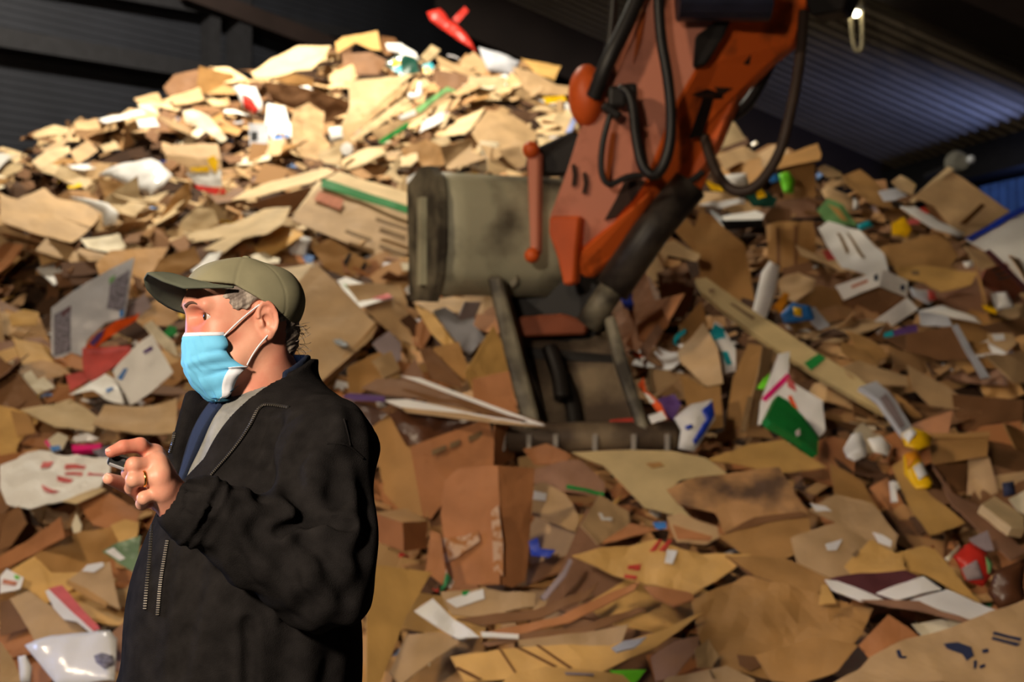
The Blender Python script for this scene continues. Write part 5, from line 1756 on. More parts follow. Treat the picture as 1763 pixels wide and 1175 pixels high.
def head_sdf(P):
    q = to_local(P, HO, HF, HL, HU)
    q = q.copy()
    yl = q[:, 1].copy()
    q[:, 1] = np.abs(q[:, 1])          # the head is symmetric
    C = lambda a, b, ra, rb: d_cap(q, a, b, ra, rb)
    d = d_ell(q, (.000, 0, .018), (.097, .077, .076))
    d = smin(d, d_ell(q, (.046, 0, .026), (.060, .062, .050)), .02)
    d = smin(d, d_ell(q, (.040, 0, -.035), (.060, .060, .075)), .03)
    d = smin(d, C((.030, .038, -.085), (.066, .010, -.112), .020, .018), .025)      # jaw line
    d = smin(d, C((-.006, .053, -.045), (.030, .039, -.085), .020, .019), .03)      # jaw angle
    d = smin(d, d_ell(q, (.060, .037, -.034), (.025, .025, .022)), .018)            # cheek
    d = smin(d, C((.098, .008, .021), (.084, .048, .019), .0105, .010), .014)        # brow ridge
    d = smin(d, C((.092, 0, .010), (.098, 0, -.046), .0080, .0110), .012)            # nose
    d = smin(d, d_ell(q, (.094, .012, -.048), (.012, .009, .008)), .008)
    d = smin(d, C((.082, 0, -.070), (.078, .018, -.072), .010, .007), .012)         # lips
    d = smin(d, d_ell(q, (.070, 0, -.112), (.018, .022, .018)), .015)               # chin
    d = smax(d, -d_ell(q, (.106, .033, -.001), (.026, .025, .0160)), .010)           # socket
    d = smin(d, C((.0835, .017, .0080), (.0765, .048, .0045), .0036, .0040), .004)   # lids
    d = smin(d, C((.0830, .018, -.0105), (.0755, .047, -.0080), .0034, .0038), .004)
    d = smin(d, C((.079, .022, -.021), (.071, .048, -.019), .0042, .005), .007)     # bag under the eye
    d = smax(d, -d_ell(q, (.080, .0375, -.0010), (.017, .0165, .0062)), .0025)      # eye opening
    # ear
    e = q - np.array([-.019, .080, -.006])
    ca, sa = math.cos(.22), math.sin(.22)
    ex_, ez_ = e[:, 0] * ca - e[:, 2] * sa, e[:, 0] * sa + e[:, 2] * ca
    ey_ = e[:, 1] - .25 * (-ex_)       # flares outwards to the back
    E = np.stack([ex_, ey_, ez_], 1) / .93
    ear = d_ell(E, (0, 0, 0), (.019, .007, .033))
    rim_r = np.sqrt((E[:, 0] / .017) ** 2 + ((E[:, 2] - .003) / .029) ** 2)
    rim = np.sqrt(((rim_r - 1) * .019) ** 2 + (E[:, 1] - .005) ** 2) - .0042
    rim = np.where((E[:, 0] > .006) & (E[:, 2] < .004), rim + .01, rim)
    ear = smin(ear, rim, .003)
    ear = smin(ear, d_ell(E, (.004, .003, -.030), (.009, .006, .010)), .006)        # lobe
    ear = smin(ear, d_cap(E, (-.006, .003, .016), (-.006, .003, -.012), .0035, .0035), .003)
    ear = smax(ear, -d_ell(E, (.003, .009, -.003), (.0095, .0115, .0145)), .003)
    ear = smin(ear, d_cap(E, (.013, .004, -.010), (.012, .004, -.002), .0045, .004), .004)
    d = smin(d, ear, .006)
    return d


# torso frame
TA = math.radians(35)
TF = Vector((-math.cos(TA), -math.sin(TA), 0))
TL = Vector((math.sin(TA), -math.cos(TA), 0))
TO = at(472, 655, 2.63)


def tw(f, l, u):
    return TO + TF * f + TL * l + Vector((0, 0, u))


W_ = at(318, 868, 2.30)      # wrist
EL = at(550, 985, 2.36)      # elbow
SH = at(562, 778, 2.46)      # near shoulder
SR = tw(.0, -.20, -.12)      # far shoulder
ER = tw(-.06, -.27, -.42)
WR = tw(.10, -.24, -.62)


def hp(px, py, Y):
    return at(px, py, Y)


HAND = {
    'w': hp(304, 872, 2.300),
    'i': [hp(265, 786, 2.292), hp(241, 767, 2.262), hp(212, 770, 2.245), hp(191, 779, 2.235)],
    'm': [hp(270, 801, 2.268), hp(230, 801, 2.240), hp(221, 815, 2.268), hp(236, 822, 2.295)],
    'r': [hp(275, 823, 2.256), hp(230, 826, 2.235), hp(226, 841, 2.265), hp(244, 846, 2.29)],
    'l': [hp(280, 847, 2.262), hp(248, 858, 2.245), hp(244, 868, 2.272), hp(258, 866, 2.295)],
    't': [hp(292, 874, 2.330), hp(246, 852, 2.345), hp(211, 833, 2.310), hp(187, 825, 2.275)],
}


def hand_sdf(P):
    w_ = HAND['w']
    d = d_cap(P, W_ + (W_ - w_) * .8, w_, .029, .027)
    rads = {'i': .0190, 'm': .0200, 'r': .0195, 'l': .0185}
    for k_ in 'imrl':
        d = smin(d, d_cap(P, w_.lerp(HAND[k_][0], .12), HAND[k_][0], .021, rads[k_]), .016)
    d = smin(d, d_cap(P, w_, HAND['t'][1], .022, .016), .014)
    fr = {'i': (.0136, .0120, .0106, .0090), 'm': (.0130, .0124, .0105, .0088), 'r': (.0126, .0120, .0102, .0085), 'l': (.0114, .0106, .0092, .0080), 't': (.0155, .0130, .0122, .0096)}
    for k_ in 'imrlt':
        p, r = HAND[k_], fr[k_]
        f = d_cap(P, p[0], p[1], r[0], r[1])
        f = smin(f, d_cap(P, p[1], p[2], r[1], r[2]), .004)
        f = smin(f, d_cap(P, p[2], p[3], r[2], r[3]), .004)
        d = smin(d, f, .0045)
        if k_ != 't':
            d = smin(d, np.linalg.norm(P - nv3(p[0] + Vector((0, -.004, .004))), axis=1) - .0125, .012)   # knuckle
    return d


def body_sdf(P):
    d = head_sdf(P)
    nk = d_cap(P, hw(-.020, 0, -.050), tw(.0, 0, -.02), .055, .058)
    nk = smin(nk, d_cap(P, hw(.020, .0, -.085), tw(.05, 0, -.06), .030, .034), .03)
    nk = smin(nk, d_cap(P, hw(-.045, .046, -.02), tw(.05, .02, -.05), .016, .014), .05)
    d = smin(d, nk, .022)
    core = d_ell(P, tw(.0, 0, -.24), (.12, .13, .20))
    core = smin(core, d_cap(P, tw(0, .13, -.13), SR, .05, .05), .05)
    core = smin(core, d_cap(P, tw(0, .12, -.13), SH, .05, .05), .05)
    d = smin(d, core, .04)
    arm = smin(d_cap(P, SH, EL, .048, .042), d_cap(P, EL, W_, .042, .028), .02)
    d = smin(d, arm, .03)
    arm2 = smin(d_cap(P, SR, ER, .048, .042), d_cap(P, ER, WR, .042, .034), .02)
    d = smin(d, arm2, .03)
    d = smin(d, hand_sdf(P), .008)
    return d


def torso_core(P):
    q = to_local(P, TO, TF, TL, HU)
    d = d_ell(q, (.022, 0, -.22), (.152, .208, .24))
    d = smin(d, d_ell(q, (.062, 0, -.47), (.206, .238, .30)), .08)
    d = smin(d, d_ell(q, (.084, 0, -.70), (.228, .240, .28)), .08)
    d = smin(d, d_cap(q, (-.015, -.17, -.115), (-.015, .17, -.115), .075, .075), .06)
    d = smin(d, d_cap(q, (-.02, 0, -.045), (-.02, .16, -.105), .062, .072), .05)
    d = smin(d, d_cap(q, (-.02, 0, -.045), (-.02, -.16, -.105), .062, .072), .05)
    return smax(d, -(q[:, 2] + .80), .03), q


def fold(P, a, b, n_, amp, ph=0.0, warp=.03):
    """Soft creases across the limb from a to b."""
    a, b = nv3(a), nv3(b)
    ab = b - a
    L2 = np.linalg.norm(ab)
    t = (P - a) @ (ab / L2)
    s = np.sin((t / L2) * n_ * 2 * math.pi + ph + 9 * P[:, 2] * warp * 30 + 5 * P[:, 1])
    win = np.clip(1 - np.abs(t / L2 - .5) * 1.6, 0, 1)
    return amp * s * win


VU = [-.30, -.225, -.188, -.134, -.04, .06]
VN = [-.05, -.036, -.010, .046, .080, .10]
VF = [-.02, -.036, -.058, -.080, -.092, -.10]


def v_wedge(q):
    """Inside the open front of the jacket: between its near and far edge."""
    u = q[:, 2]
    near, far = np.interp(u, VU, VN), np.interp(u, VU, VF)
    return np.maximum(np.maximum(q[:, 1] - near, far - q[:, 1]), .015 - q[:, 0])


CREASES = []     # filled once the plain jacket is known: polyline, depth, width
CREASE_PX = [
    ([(598, 909), (545, 903), (512, 902), (482, 916)], .013, .011),
    ([(545, 895), (503, 850), (503, 804), (525, 764), (556, 742)], .011, .017),
    ([(368, 902), (407, 955), (433, 1007)], .007, .014),
    ([(440, 912), (499, 981), (528, 1040)], .009, .015),
    ([(525, 930), (571, 981), (593, 1022)], .008, .014),
    ([(578, 790), (570, 850), (578, 893)], .006, .018),
    ([(617, 790), (626, 863), (618, 955)], .006, .016),
    ([(452, 740), (424, 804), (405, 838)], .006, .014),
    ([(480, 735), (462, 800), (446, 860)], .006, .013),
    ([(322, 842), (350, 850)], .005, .005), ([(320, 853), (358, 864)], .005, .005), ([(322, 866), (362, 882)], .005, .005), ([(318, 880), (352, 898)], .004, .005),
    ([(372, 858), (366, 890), (350, 922)], .008, .011),
    ([(427, 1073), (430, 1120), (430, 1172)], .010, .010),
    ([(580, 1085), (570, 1130), (562, 1172)], .008, .018),
    ([(340, 960), (330, 1040), (310, 1150)], .006, .02),
    ([(500, 1080), (490, 1130), (486, 1172)], .007, .018),
]


def jacket_sdf(P):
    d, q = torso_core(P)
    # collar standing around the neck
    rr = np.sqrt((q[:, 0] - .016) ** 2 / .084 ** 2 + q[:, 1] ** 2 / .084 ** 2)
    flare = .006 * np.clip((q[:, 2] + .02) / .06, 0, 1)
    top = .014 - .50 * np.clip(q[:, 0] - .01, -.05, .2)
    band = np.maximum(np.abs((rr - 1) * .09 - flare) - .0075, np.maximum(q[:, 2] - top, -.10 - q[:, 2]))
    d = smin(d, band, .016)
    upper = d_cap(P, SH, EL, .088, .084)
    fore = d_cap(P, EL, W_ + (EL - W_) * .10, .090, .058)
    cuffp = W_ + (EL - W_) * .06
    cuff = d_cap(P, cuffp, W_ + (EL - W_) * .15, .045, .052)
    arm = smin(smin(upper, fore, .05), cuff, .012)
    # creases of the sleeve
    arm = arm + fold(P, SH, EL, 1.6, .004, .6) + fold(P, EL, W_, 2.3, .0035, 1.1)
    arm = arm + .0022 * np.sin(P[:, 0] * 38 + P[:, 2] * 55 + 2 * np.sin(P[:, 2] * 17)) + .0022 * np.sin(P[:, 0] * 90 - P[:, 2] * 47 + P[:, 1] * 60)
    ax_ = nv3((W_ - EL).normalized())
    t = (P - nv3(W_)) @ ax_
    arm = arm + .0035 * np.sin(t * 330) * np.clip(1 - np.abs(t + .035) / .035, 0, 1)
    d = smin(d, arm, .028)
    d = smax(d, -d_cap(P, at(500, 902, 2.262), at(592, 914, 2.275), .006, .016), .022)
    d = smax(d, -d_cap(P, at(530, 876, 2.30), at(590, 850, 2.33), .006, .012), .03)
    arm2 = smin(d_cap(P, SR, ER, .088, .08), d_cap(P, ER, WR, .08, .06), .05)
    d = smin(d, arm2, .03)
    d = smin(d, d_cap(P, tw(.115, -.108, -.035), tw(.145, -.100, -.15), .016, .022), .02)
    # hanging creases of the body
    d = d + .004 * np.sin(P[:, 0] * 21 - P[:, 2] * 26 + 2 * np.sin(P[:, 2] * 11 + q[:, 1] * 6)) * np.clip((-q[:, 2] - .10) * 5, 0, 1)
    d = d + .0045 * np.sin(q[:, 1] * 34 + q[:, 2] * 7 + 1.5 * np.sin(q[:, 2] * 9)) * np.clip((-q[:, 2] - .15) * 4, 0, 1)
    # armhole seam
    sd = np.abs((P - nv3(SH)) @ nv3((SH - EL).normalized() * .55 + TL * -.8) - .012)
    d = d + .003 * np.clip(1 - sd / .008, 0, 1) * (np.linalg.norm(P - nv3(SH), axis=1) < .13)
    for (ln, amp_, wid) in CREASES:
        dist = np.full(len(P), 9.0)
        for a_, b_ in zip(ln, ln[1:]):
            dist = np.minimum(dist, d_cap(P, a_, b_, 0.0, 0.0))
        d = d + amp_ * np.exp(-(dist / wid) ** 2) - .45 * amp_ * np.exp(-((dist - 1.9 * wid) / wid) ** 2)
    # open front
    d = smax(d, -v_wedge(q), .006)
    # hollow for the neck and shirt, arm opening
    rin = np.sqrt((q[:, 0] - .016) ** 2 / .076 ** 2 + q[:, 1] ** 2 / .076 ** 2)
    d = smax(d, -np.maximum((rin - 1) * .08, -.075 - q[:, 2]), .004)
    hole = d_cap(P, W_ + (W_ - EL) * .2, cuffp, .036, .036)
    d = smax(d, -hole, .004)
    return d


def shirt_sdf(P):
    d, q = torso_core(P)
    d = d + .016
    nb = np.sqrt((q[:, 0] - .016) ** 2 / .071 ** 2 + q[:, 1] ** 2 / .071 ** 2)
    nb = np.maximum((nb - 1) * .077, np.maximum(q[:, 2] + .020 + .55 * np.clip(q[:, 0], -.05, .1), -.12 - q[:, 2]))
    d = smin(d, nb, .012)
    d = smax(d, np.maximum(-.36 - q[:, 2], -.06 - q[:, 0]), .004)
    d = d + .002 * np.sin(q[:, 1] * 70 + q[:, 2] * 40)
    rin = np.sqrt((q[:, 0] - .014) ** 2 / .064 ** 2 + q[:, 1] ** 2 / .064 ** 2)
    d = smax(d, -np.maximum((rin - 1) * .07, -.05 - .5 * np.clip(q[:, 0], 0, .2) - q[:, 2]), .003)
    return d


def sweater_sdf(P):
    """Blue layer between jacket and shirt: shows along the far edge and behind the neck."""
    d, q = torso_core(P)
    d = d + .008
    rr = np.sqrt((q[:, 0] - .016) ** 2 / .076 ** 2 + q[:, 1] ** 2 / .076 ** 2)
    top = .022 - .50 * np.clip(q[:, 0] - .01, -.05, .2)
    band = np.maximum(np.abs((rr - 1) * .08) - .0055, np.maximum(q[:, 2] - top, -.10 - q[:, 2]))
    d = smin(d, band, .010)
    d = smax(d, np.maximum(-.36 - q[:, 2], -.10 - q[:, 0]), .004)
    bd = np.interp(q[:, 2], [-.30, -.19, -.134, -.048, .05], [-.03, -.028, -.012, .012, .02])
    ww = np.maximum(np.maximum(bd - q[:, 1], q[:, 1] - .15), .02 - q[:, 0])
    d = smax(d, -ww, .004)
    rin = np.sqrt((q[:, 0] - .016) ** 2 / .070 ** 2 + q[:, 1] ** 2 / .070 ** 2)
    d = smax(d, -np.maximum((rin - 1) * .075, -.06 - q[:, 2]), .003)
    return d


def hair_sdf(P):
    q = to_local(P, HO, HF, HL, HU)
    y = np.abs(q[:, 1])
    d = d_ell(q, (.000, 0, .018), (.1010, .0820, .082))
    d = smin(d, d_ell(q, (-.064, 0, -.040), (.036, .058, .050)), .03)
    n_ = .0008 * np.sin(q[:, 0] * 520 + q[:, 2] * 900 + 3 * np.sin(q[:, 2] * 90 + q[:, 0] * 60)) + .0010 * np.sin(q[:, 0] * 150 + q[:, 2] * 260 + 1)
    d = d + n_
    # side hair in front of and above the ear; back hair behind it down to the collar
    rag = .003 * np.sin(q[:, 2] * 500) + .003 * np.sin(q[:, 0] * 430)
    side = np.maximum(q[:, 0] - (.040 + .75 * (q[:, 2] - .012)) + rag, -(q[:, 2] - (.009 + .35 * np.clip(.025 - q[:, 0], 0, 1)) + rag))
    back = np.maximum(q[:, 0] + .038 + rag, -(q[:, 2] + .070 + rag))
    ear_gap = .030 - np.sqrt(((q[:, 0] + .010) / 1.0) ** 2 + ((q[:, 2] + .012) / 1.35) ** 2)
    reg = np.minimum(side, back)
    d = np.maximum(d, reg)
    d = smax(d, ear_gap, .004)
    return np.maximum(d, q[:, 2] - .060)


def cap_sdf(P):
    q = to_local(P, HO, HF, HL, HU)
    d = d_ell(q, (.002, 0, .020), (.1065, .0905, .0865))
    d = smin(d, d_ell(q, (-.046, 0, .030), (.064, .078, .058)), .02)
    d = smin(d, d_ell(q, (.050, 0, .050), (.052, .070, .046)), .02)
    # rim falls to the back
    rim = .031 + np.where(q[:, 0] < .04, .60 * q[:, 0], .024 + .1 * (q[:, 0] - .04))
    d = smax(d, rim - q[:, 2], .004)
    inner = d_ell(q, (.002, 0, .015), (.1005, .0845, .0815))
    d = smax(d, -inner, .003)
    # six seams and a few dents
    an = np.arctan2(q[:, 1], q[:, 0] + .006)
    seam = np.abs(((an + math.pi / 6) % (math.pi / 3)) - math.pi / 6) * np.hypot(q[:, 0], q[:, 1])
    d = d + .0008 * np.clip(1 - seam / .0035, 0, 1)
    d = d + .0020 * np.sin(q[:, 0] * 55 + q[:, 2] * 40) * np.sin(q[:, 1] * 40 + 1) * np.clip((q[:, 2] - .05) * 20, 0, 1)
    return d


feet = tw(.0, 0, 0)
person = empty('person', (feet.x, feet.y, 0))
tagprops(person, 'man in olive cap, blue face mask and black fleece jacket raising one hand', 'person')
PO = person.location.copy()


def plink(name, me, m, parent=person, smooth=True, label=None):
    """Meshes are built in place; shift them to hang under the person's foot point."""
    me.transform(Matrix.Translation(-PO))
    o = link(name, me, m, parent)
    if smooth:
        me.shade_smooth()
    if label:
        o['label'] = label
    return o


def bounds(pts, pad):
    A = np.array([nv3(p) for p in pts])
    return A.min(0) - pad, A.max(0) + pad


lo, hi = bounds([hw(.13, -.1, .12), hw(-.12, .11, -.1), tw(-.1, .3, -.7), tw(.2, -.3, 0), at(180, 760, 2.22), at(180, 900, 2.4), WR], .05)
body = plink('body', surface('body', body_sdf, lo, hi, .0026), M_skin)
lo, hi = bounds([tw(.3, .33, -.86), tw(-.25, -.36, .12), tw(.3, -.3, 0), tw(-.25, .35, 0), W_, EL, SH, EL + Vector((.05, -.06, -.04))], .07)
jm0 = surface('plain_jacket', jacket_sdf, lo, hi, .010)
bvh0 = BVHTree.FromPolygons([v.co.copy() for v in jm0.vertices], [tuple(p.vertices) for p in jm0.polygons])
bpy.data.meshes.remove(jm0)
for pts_, amp_, wid in CREASE_PX:
    ln = []
    for a, b in pts_:
        o_ = Vector((0, 0, CAMZ))
        hit = bvh0.ray_cast(o_, (at(a, b, 1) - o_).normalized())[0]
        if hit is not None:
            ln.append(hit)
    if len(ln) > 1:
        CREASES.append((ln, amp_, wid))
jm = surface('jacket', jacket_sdf, lo, hi, .0045)
bvh_j = BVHTree.FromPolygons([v.co.copy() for v in jm.vertices], [tuple(p.vertices) for p in jm.polygons])
jacket = plink('jacket', jm, M_fleece)
lo, hi = bounds([tw(.25, .25, -.4), tw(-.12, -.25, .08), tw(.25, -.25, 0), tw(-.12, .25, 0)], .02)
plink('shirt', surface('shirt', shirt_sdf, lo, hi, .0045), M_shirt)
plink('sweater', surface('sweater', sweater_sdf, lo, hi, .0040), M_sweater)
lo, hi = bounds([hw(.10, -.1, .12), hw(-.14, .1, -.1), hw(.1, .1, 0), hw(-.14, -.1, 0)], .03)
hm = surface('hair', hair_sdf, lo, hi, .0022)
hair = plink('hair', hm, M_hair)
lo, hi = bounds([hw(.13, -.11, .14), hw(-.14, .11, -.03), hw(.13, .11, 0), hw(-.14, -.11, 0)], .02)
cap = plink('cap', surface('cap', cap_sdf, lo, hi, .0026), M_cap)

# curls of hair over the collar
V, Fc = [], []
rr = random.Random(5)
for i in range(30):
    a = rr.uniform(-.9, .9)
    p = hw(-.098 + .02 * abs(a), .062 * a, -.045 + rr.uniform(-.02, .03))
    pts = [p]
    d = (HF * -1 + HU * rr.uniform(-.6, .5) + HL * rr.uniform(-.5, .5)).normalized()
    for s in range(4):
        p = p + d * .008
        d = (d + HU * rr.uniform(-.9, .5) + HL * rr.uniform(-.6, .6) + HF * rr.uniform(-.2, .3)).normalized()
        pts.append(p)
    v, f = tube_mesh(pts, .0004, 4, False, 1)
    k_ = len(V)
    V += [x - PO for x in v]
    Fc += [tuple(j + k_ for j in t) for t in f]
wo = link('hair_wisps', mesh_from('hair_wisps', V, Fc), M_hair, hair, smooth=True)
wo['kind'] = 'stuff'

# brim: arched plate
V, Fc = [], []
nu, nr = 41, 9
BL = [-.086, -.070, -.040, 0, .040, .070, .086]
BF = [.050, .075, .100, .108, .100, .075, .043]
BU = [.012, .030, .055, .068, .064, .056, .052]
OT = [-.088, -.075, -.065, -.050, -.025, -.008, .020, .055, .075, .088]
OF = [.052, .080, .119, .147, .172, .180, .180, .161, .130, .046]
OU = [.004, .005, .016, .031, .051, .066, .076, .061, .049, .051]
for lay in (0, 1):
    for i in range(nu):
        t = math.sin((-1 + 2 * i / (nu - 1)) * math.pi / 2)
        lb, lo_ = .086 * t, .088 * t
        b0 = Vector((np.interp(lb, BL, BF), lb, np.interp(lb, BL, BU)))
        o0 = Vector((np.interp(lo_, OT, OF), lo_, np.interp(lo_, OT, OU)))
        for j in range(nr):
            r = j / (nr - 1)
            p = b0.lerp(o0, r)
            dome = .006 * math.sin(math.pi * r) * (1 - t * t)
            V.append(hw(p.x, p.y, p.z + dome - lay * .0035))
for i in range(nu - 1):
    for j in range(nr - 1):
        a = i * nr + j
        Fc.append((a, a + nr, a + nr + 1, a + 1))
        b_ = a + nu * nr
        Fc.append((b_, b_ + 1, b_ + nr + 1, b_ + nr))
for i in range(nu - 1):
    for j in (0, nr - 1):
        a = i * nr + j
        b_ = a + nu * nr
        Fc.append((a, a + nr, b_ + nr, b_))
brim = mesh_from('brim', V, Fc)
brim.transform(Matrix.Translation(-PO))
bo = link('brim', brim, M_brim, cap, smooth=True)
bm = bmesh.new()
bmesh.ops.create_uvsphere(bm, u_segments=12, v_segments=8, radius=.008, matrix=Matrix.Translation(hw(-.004, 0, .107) - PO) @ Matrix.Diagonal((1, 1, .5, 1)))
link('button', bm_mesh(bm, 'button'), M_cap, cap, smooth=True)

# eyes
M_eye = bpy.data.materials.new('eyeball')
M_eye.use_nodes = True
nt = M_eye.node_tree
tc = nt.nodes.new('ShaderNodeTexCoord')
ln_ = nt.nodes.new('ShaderNodeVectorMath')
ln_.operation = 'LENGTH'
sx = nt.nodes.new('ShaderNodeVectorMath')
sx.operation = 'MULTIPLY'
sx.inputs[1].default_value = (0, 1, 1)
nt.links.new(tc.outputs['Object'], sx.inputs[0])
nt.links.new(sx.outputs['Vector'], ln_.inputs[0])
rp = nt.nodes.new('ShaderNodeValToRGB')
rp.color_ramp.interpolation = 'CONSTANT'
e0 = rp.color_ramp.elements
e0[0].position, e0[0].color = 0, (.004, .003, .003, 1)
e0[1].position, e0[1].color = .0024, (.06, .030, .015, 1)
e2 = e0.new(.0056)
e2.color = (.55, .48, .44, 1)
nt.links.new(ln_.outputs['Value'], rp.inputs['Fac'])
nt.links.new(rp.outputs['Color'], nt.nodes['Principled BSDF'].inputs['Base Color'])
nt.nodes['Principled BSDF'].inputs['Roughness'].default_value = .08
for s in (1, -1):
    bm = bmesh.new()
    bmesh.ops.create_uvsphere(bm, u_segments=20, v_segments=14, radius=.0135)
    eo = link('eye', bm_mesh(bm, 'eye'), M_eye, person, smooth=True)
    eo.location = hw(.0715, .0355 * s, -.0012) - PO
    eo.rotation_euler = (HF * 1 + HL * .16 * s + HU * .0).to_track_quat('X', 'Z').to_euler()
    # eyebrow
    pts = [hw(.1095, .012 * s, .0175), hw(.1065, .024 * s, .0230), hw(.1000, .038 * s, .0230), hw(.090, .052 * s, .016)]
    v, f = tube_mesh([p - PO for p in pts], .0036, 6, True, 2, rr=lambda t: 1.15 - .75 * t)
    link('eyebrow', mesh_from('eyebrow', v, f), M_brow, person, smooth=True)

# face mask: pleated sheet from the near cheek round the nose to the far cheek
rows = [  # centre up, edge up, centre forward, edge forward, edge side
    (-.030, -.030, .1055, .056, .0675),
    (-.038, -.037, .1100, .055, .0685),
    (-.052, -.050, .1130, .053, .0695),
    (-.070, -.066, .1130, .050, .0700),
    (-.086, -.078, .1110, .044, .0700),
    (-.094, -.085, .1090, .028, .0700),
    (-.101, -.089, .1070, .014, .0690),
    (-.116, -.105, .1000, .022, .0670),
    (-.132, -.122, .0880, .034, .0610),
    (-.146, -.138, .0740, .046, .0500),
    (-.156, -.151, .0600, .055, .0340),
]


def mask_pt(v, s):
    """v 0..1 from top to bottom, s -1..1 across."""
    x = v * (len(rows) - 1)
    i = min(int(x), len(rows) - 2)
    t = x - i
    a = [rows[i][k_] * (1 - t) + rows[i + 1][k_] * t for k_ in range(5)]
    uc, ue, fc, fe, le = a
    if s < 0:
        fe, le = max(fe, .046), min(le, .062)
    w_ = abs(s)
    prof_ = math.sqrt(max(0.0, 1 - w_ ** 1.8)) ** 1.15
    f_ = fe + (fc - fe) * prof_
    l_ = le * math.copysign(w_ ** .92, s) * (1 + .03 * math.sin(w_ * math.pi))
    u_ = ue + (uc - ue) * (1 - w_ ** 2.2)
    pl = .0050 * math.sin(v * 5.5 * math.pi + 1.6 * w_) * (.3 + w_ ** 1.2) * (1 if .12 < v < .95 else .2)
    wr = .0032 * math.sin(s * 15 + v * 9) * v * (1 - w_ ** 3) + .0012 * math.sin(s * 31 - v * 16)
    return hw(f_ + pl * .5 + wr, l_ + math.copysign(pl * .8, s), u_ + pl * .6)


def grid_sheet(name, fn, nu, nv_, th):
    V = [fn(i / (nu - 1), j / (nv_ - 1)) for i in range(nu) for j in range(nv_)]
    Fc = [(i * nv_ + j, i * nv_ + j + 1, (i + 1) * nv_ + j + 1, (i + 1) * nv_ + j) for i in range(nu - 1) for j in range(nv_ - 1)]
    me = mesh_from(name, V, Fc)
    b2 = bmesh.new()
    b2.from_mesh(me)
    bmesh.ops.recalc_face_normals(b2, faces=b2.faces)
    b2.normal_update()
    c = hw(.03, 0, -.07)
    if sum(f.normal.dot(f.calc_center_median() - c) for f in b2.faces) < 0:
        bmesh.ops.reverse_faces(b2, faces=b2.faces)
    bmesh.ops.solidify(b2, geom=b2.faces[:], thickness=th)
    b2.to_mesh(me)
    b2.free()
    return me


mask = plink('face_mask', grid_sheet('face_mask', lambda a, b: mask_pt(.07 + .93 * a, -1 + 2 * b), 34, 41, .0012), M_mask)


def mlink(name, me, m):
    me.transform(Matrix.Translation(-PO))
    return link(name, me, m, mask, smooth=True)


mlink('top_band', grid_sheet('top_band', lambda a, b: mask_pt(.0 + .085 * a, -1 + 2 * b) + HF * .0006, 4, 41, .0014), M_maskw)
for s in (1, -1):
    mlink('side_band', grid_sheet('side_band', lambda a, b: mask_pt(.56 + .44 * a, s * (.90 + .10 * b)) + HL * (.0022 * s) + HF * .0008, 14, 4, .0014), M_maskw)
    pts = [hw(.056, .0690 * s, -.036), hw(.036, .0755 * s, -.014), hw(.010, .0815 * s, .009), hw(-.010, .0850 * s, .024), hw(-.026, .0840 * s, .024), hw(-.038, .081 * s, .010)]
    v, f = tube_mesh(pts, .0016, 6, True, 2)
    mlink('ear_loop', mesh_from('ear_loop', v, f), M_maskw)
    pts = [hw(.014, .0675 * s, -.088), hw(.006, .0725 * s, -.070), hw(-.006, .0800 * s, -.050), hw(-.018, .086 * s, -.036), hw(-.034, .083 * s, -.012)]
    v, f = tube_mesh(pts, .0016, 6, True, 2)
    mlink('ear_loop', mesh_from('ear_loop', v, f), M_maskw)


# zips: dropped from the sight lines on to the jacket
def on_jacket(px, py, out=.002):
    o_ = Vector((0, 0, CAMZ))
    d = (at(px, py, 1) - o_).normalized()
    hit, nrm, i, ds = bvh_j.ray_cast(o_, d)
    if hit is None:
        return None
    return hit - d * out


def zip_line(name, pts, n_):
    P = [Vector((a, b, 0)) for a, b in pts]
    for _ in range(2):
        Q = [P[0]]
        for a, b in zip(P, P[1:]):
            Q += [a.lerp(b, .25), a.lerp(b, .75)]
        P = Q + [P[-1]]
    seg = [(b - a).length for a, b in zip(P, P[1:])]
    tot = sum(seg)
    out = []
    for k_ in range(n_):
        s = tot * k_ / (n_ - 1)
        i = 0
        while i < len(seg) - 1 and s > seg[i]:
            s -= seg[i]
            i += 1
        p = P[i].lerp(P[i + 1], min(1, s / seg[i]))
        h = on_jacket(p.x, p.y)
        if h is not None:
            out.append(h)
    if len(out) < 3:
        return
    # drop outliers in distance
    good = [out[0]]
    for h in out[1:]:
        if (h - good[-1]).length < .05:
            good.append(h)
    v, f = tube_mesh([g_ - PO for g_ in good], .0035, 6, True, 1)
    zo = link(name, mesh_from(name, v, f), M_zipt, jacket, smooth=True)
    bm = bmesh.new()
    for a, b in zip(good, good[1:]):
        m_ = (a + b) / 2
        d = (b - a).normalized()
        box_bm(bm, (.0016, .006, .003), Matrix.Translation(m_ - PO + Vector((0, -.003, 0))) @ d.to_track_quat('X', 'Z').to_matrix().to_4x4())
    to = link('teeth', bm_mesh(bm, 'teeth'), M_zip, zo)
    to['kind'] = 'stuff'


zip_line('zipper', [(497, 702), (470, 697), (448, 697), (436, 722), (418, 752), (396, 782), (372, 808), (352, 832)], 60)
zip_line('zipper', [(301, 700), (300, 725), (301, 752), (292, 780)], 26)
zip_line('pocket_zip', [(289, 930), (282, 970), (276, 1010), (272, 1060)], 34)
zip_line('zipper', [(262, 905), (258, 960), (254, 1000), (250, 1050)], 34)

for pts in ([(563, 764), (585, 764), (602, 768), (626, 790)], [(592, 722), (598, 745), (603, 768)]):
    hs = [h for h in (on_jacket(a, b, .0005) for a, b in pts) if h is not None]
    if len(hs) > 2:
        v, f = tube_mesh([h - PO for h in hs], .0022, 6, True, 2)
        link('seam', mesh_from('seam', v, f), M_fleece, jacket, smooth=True)

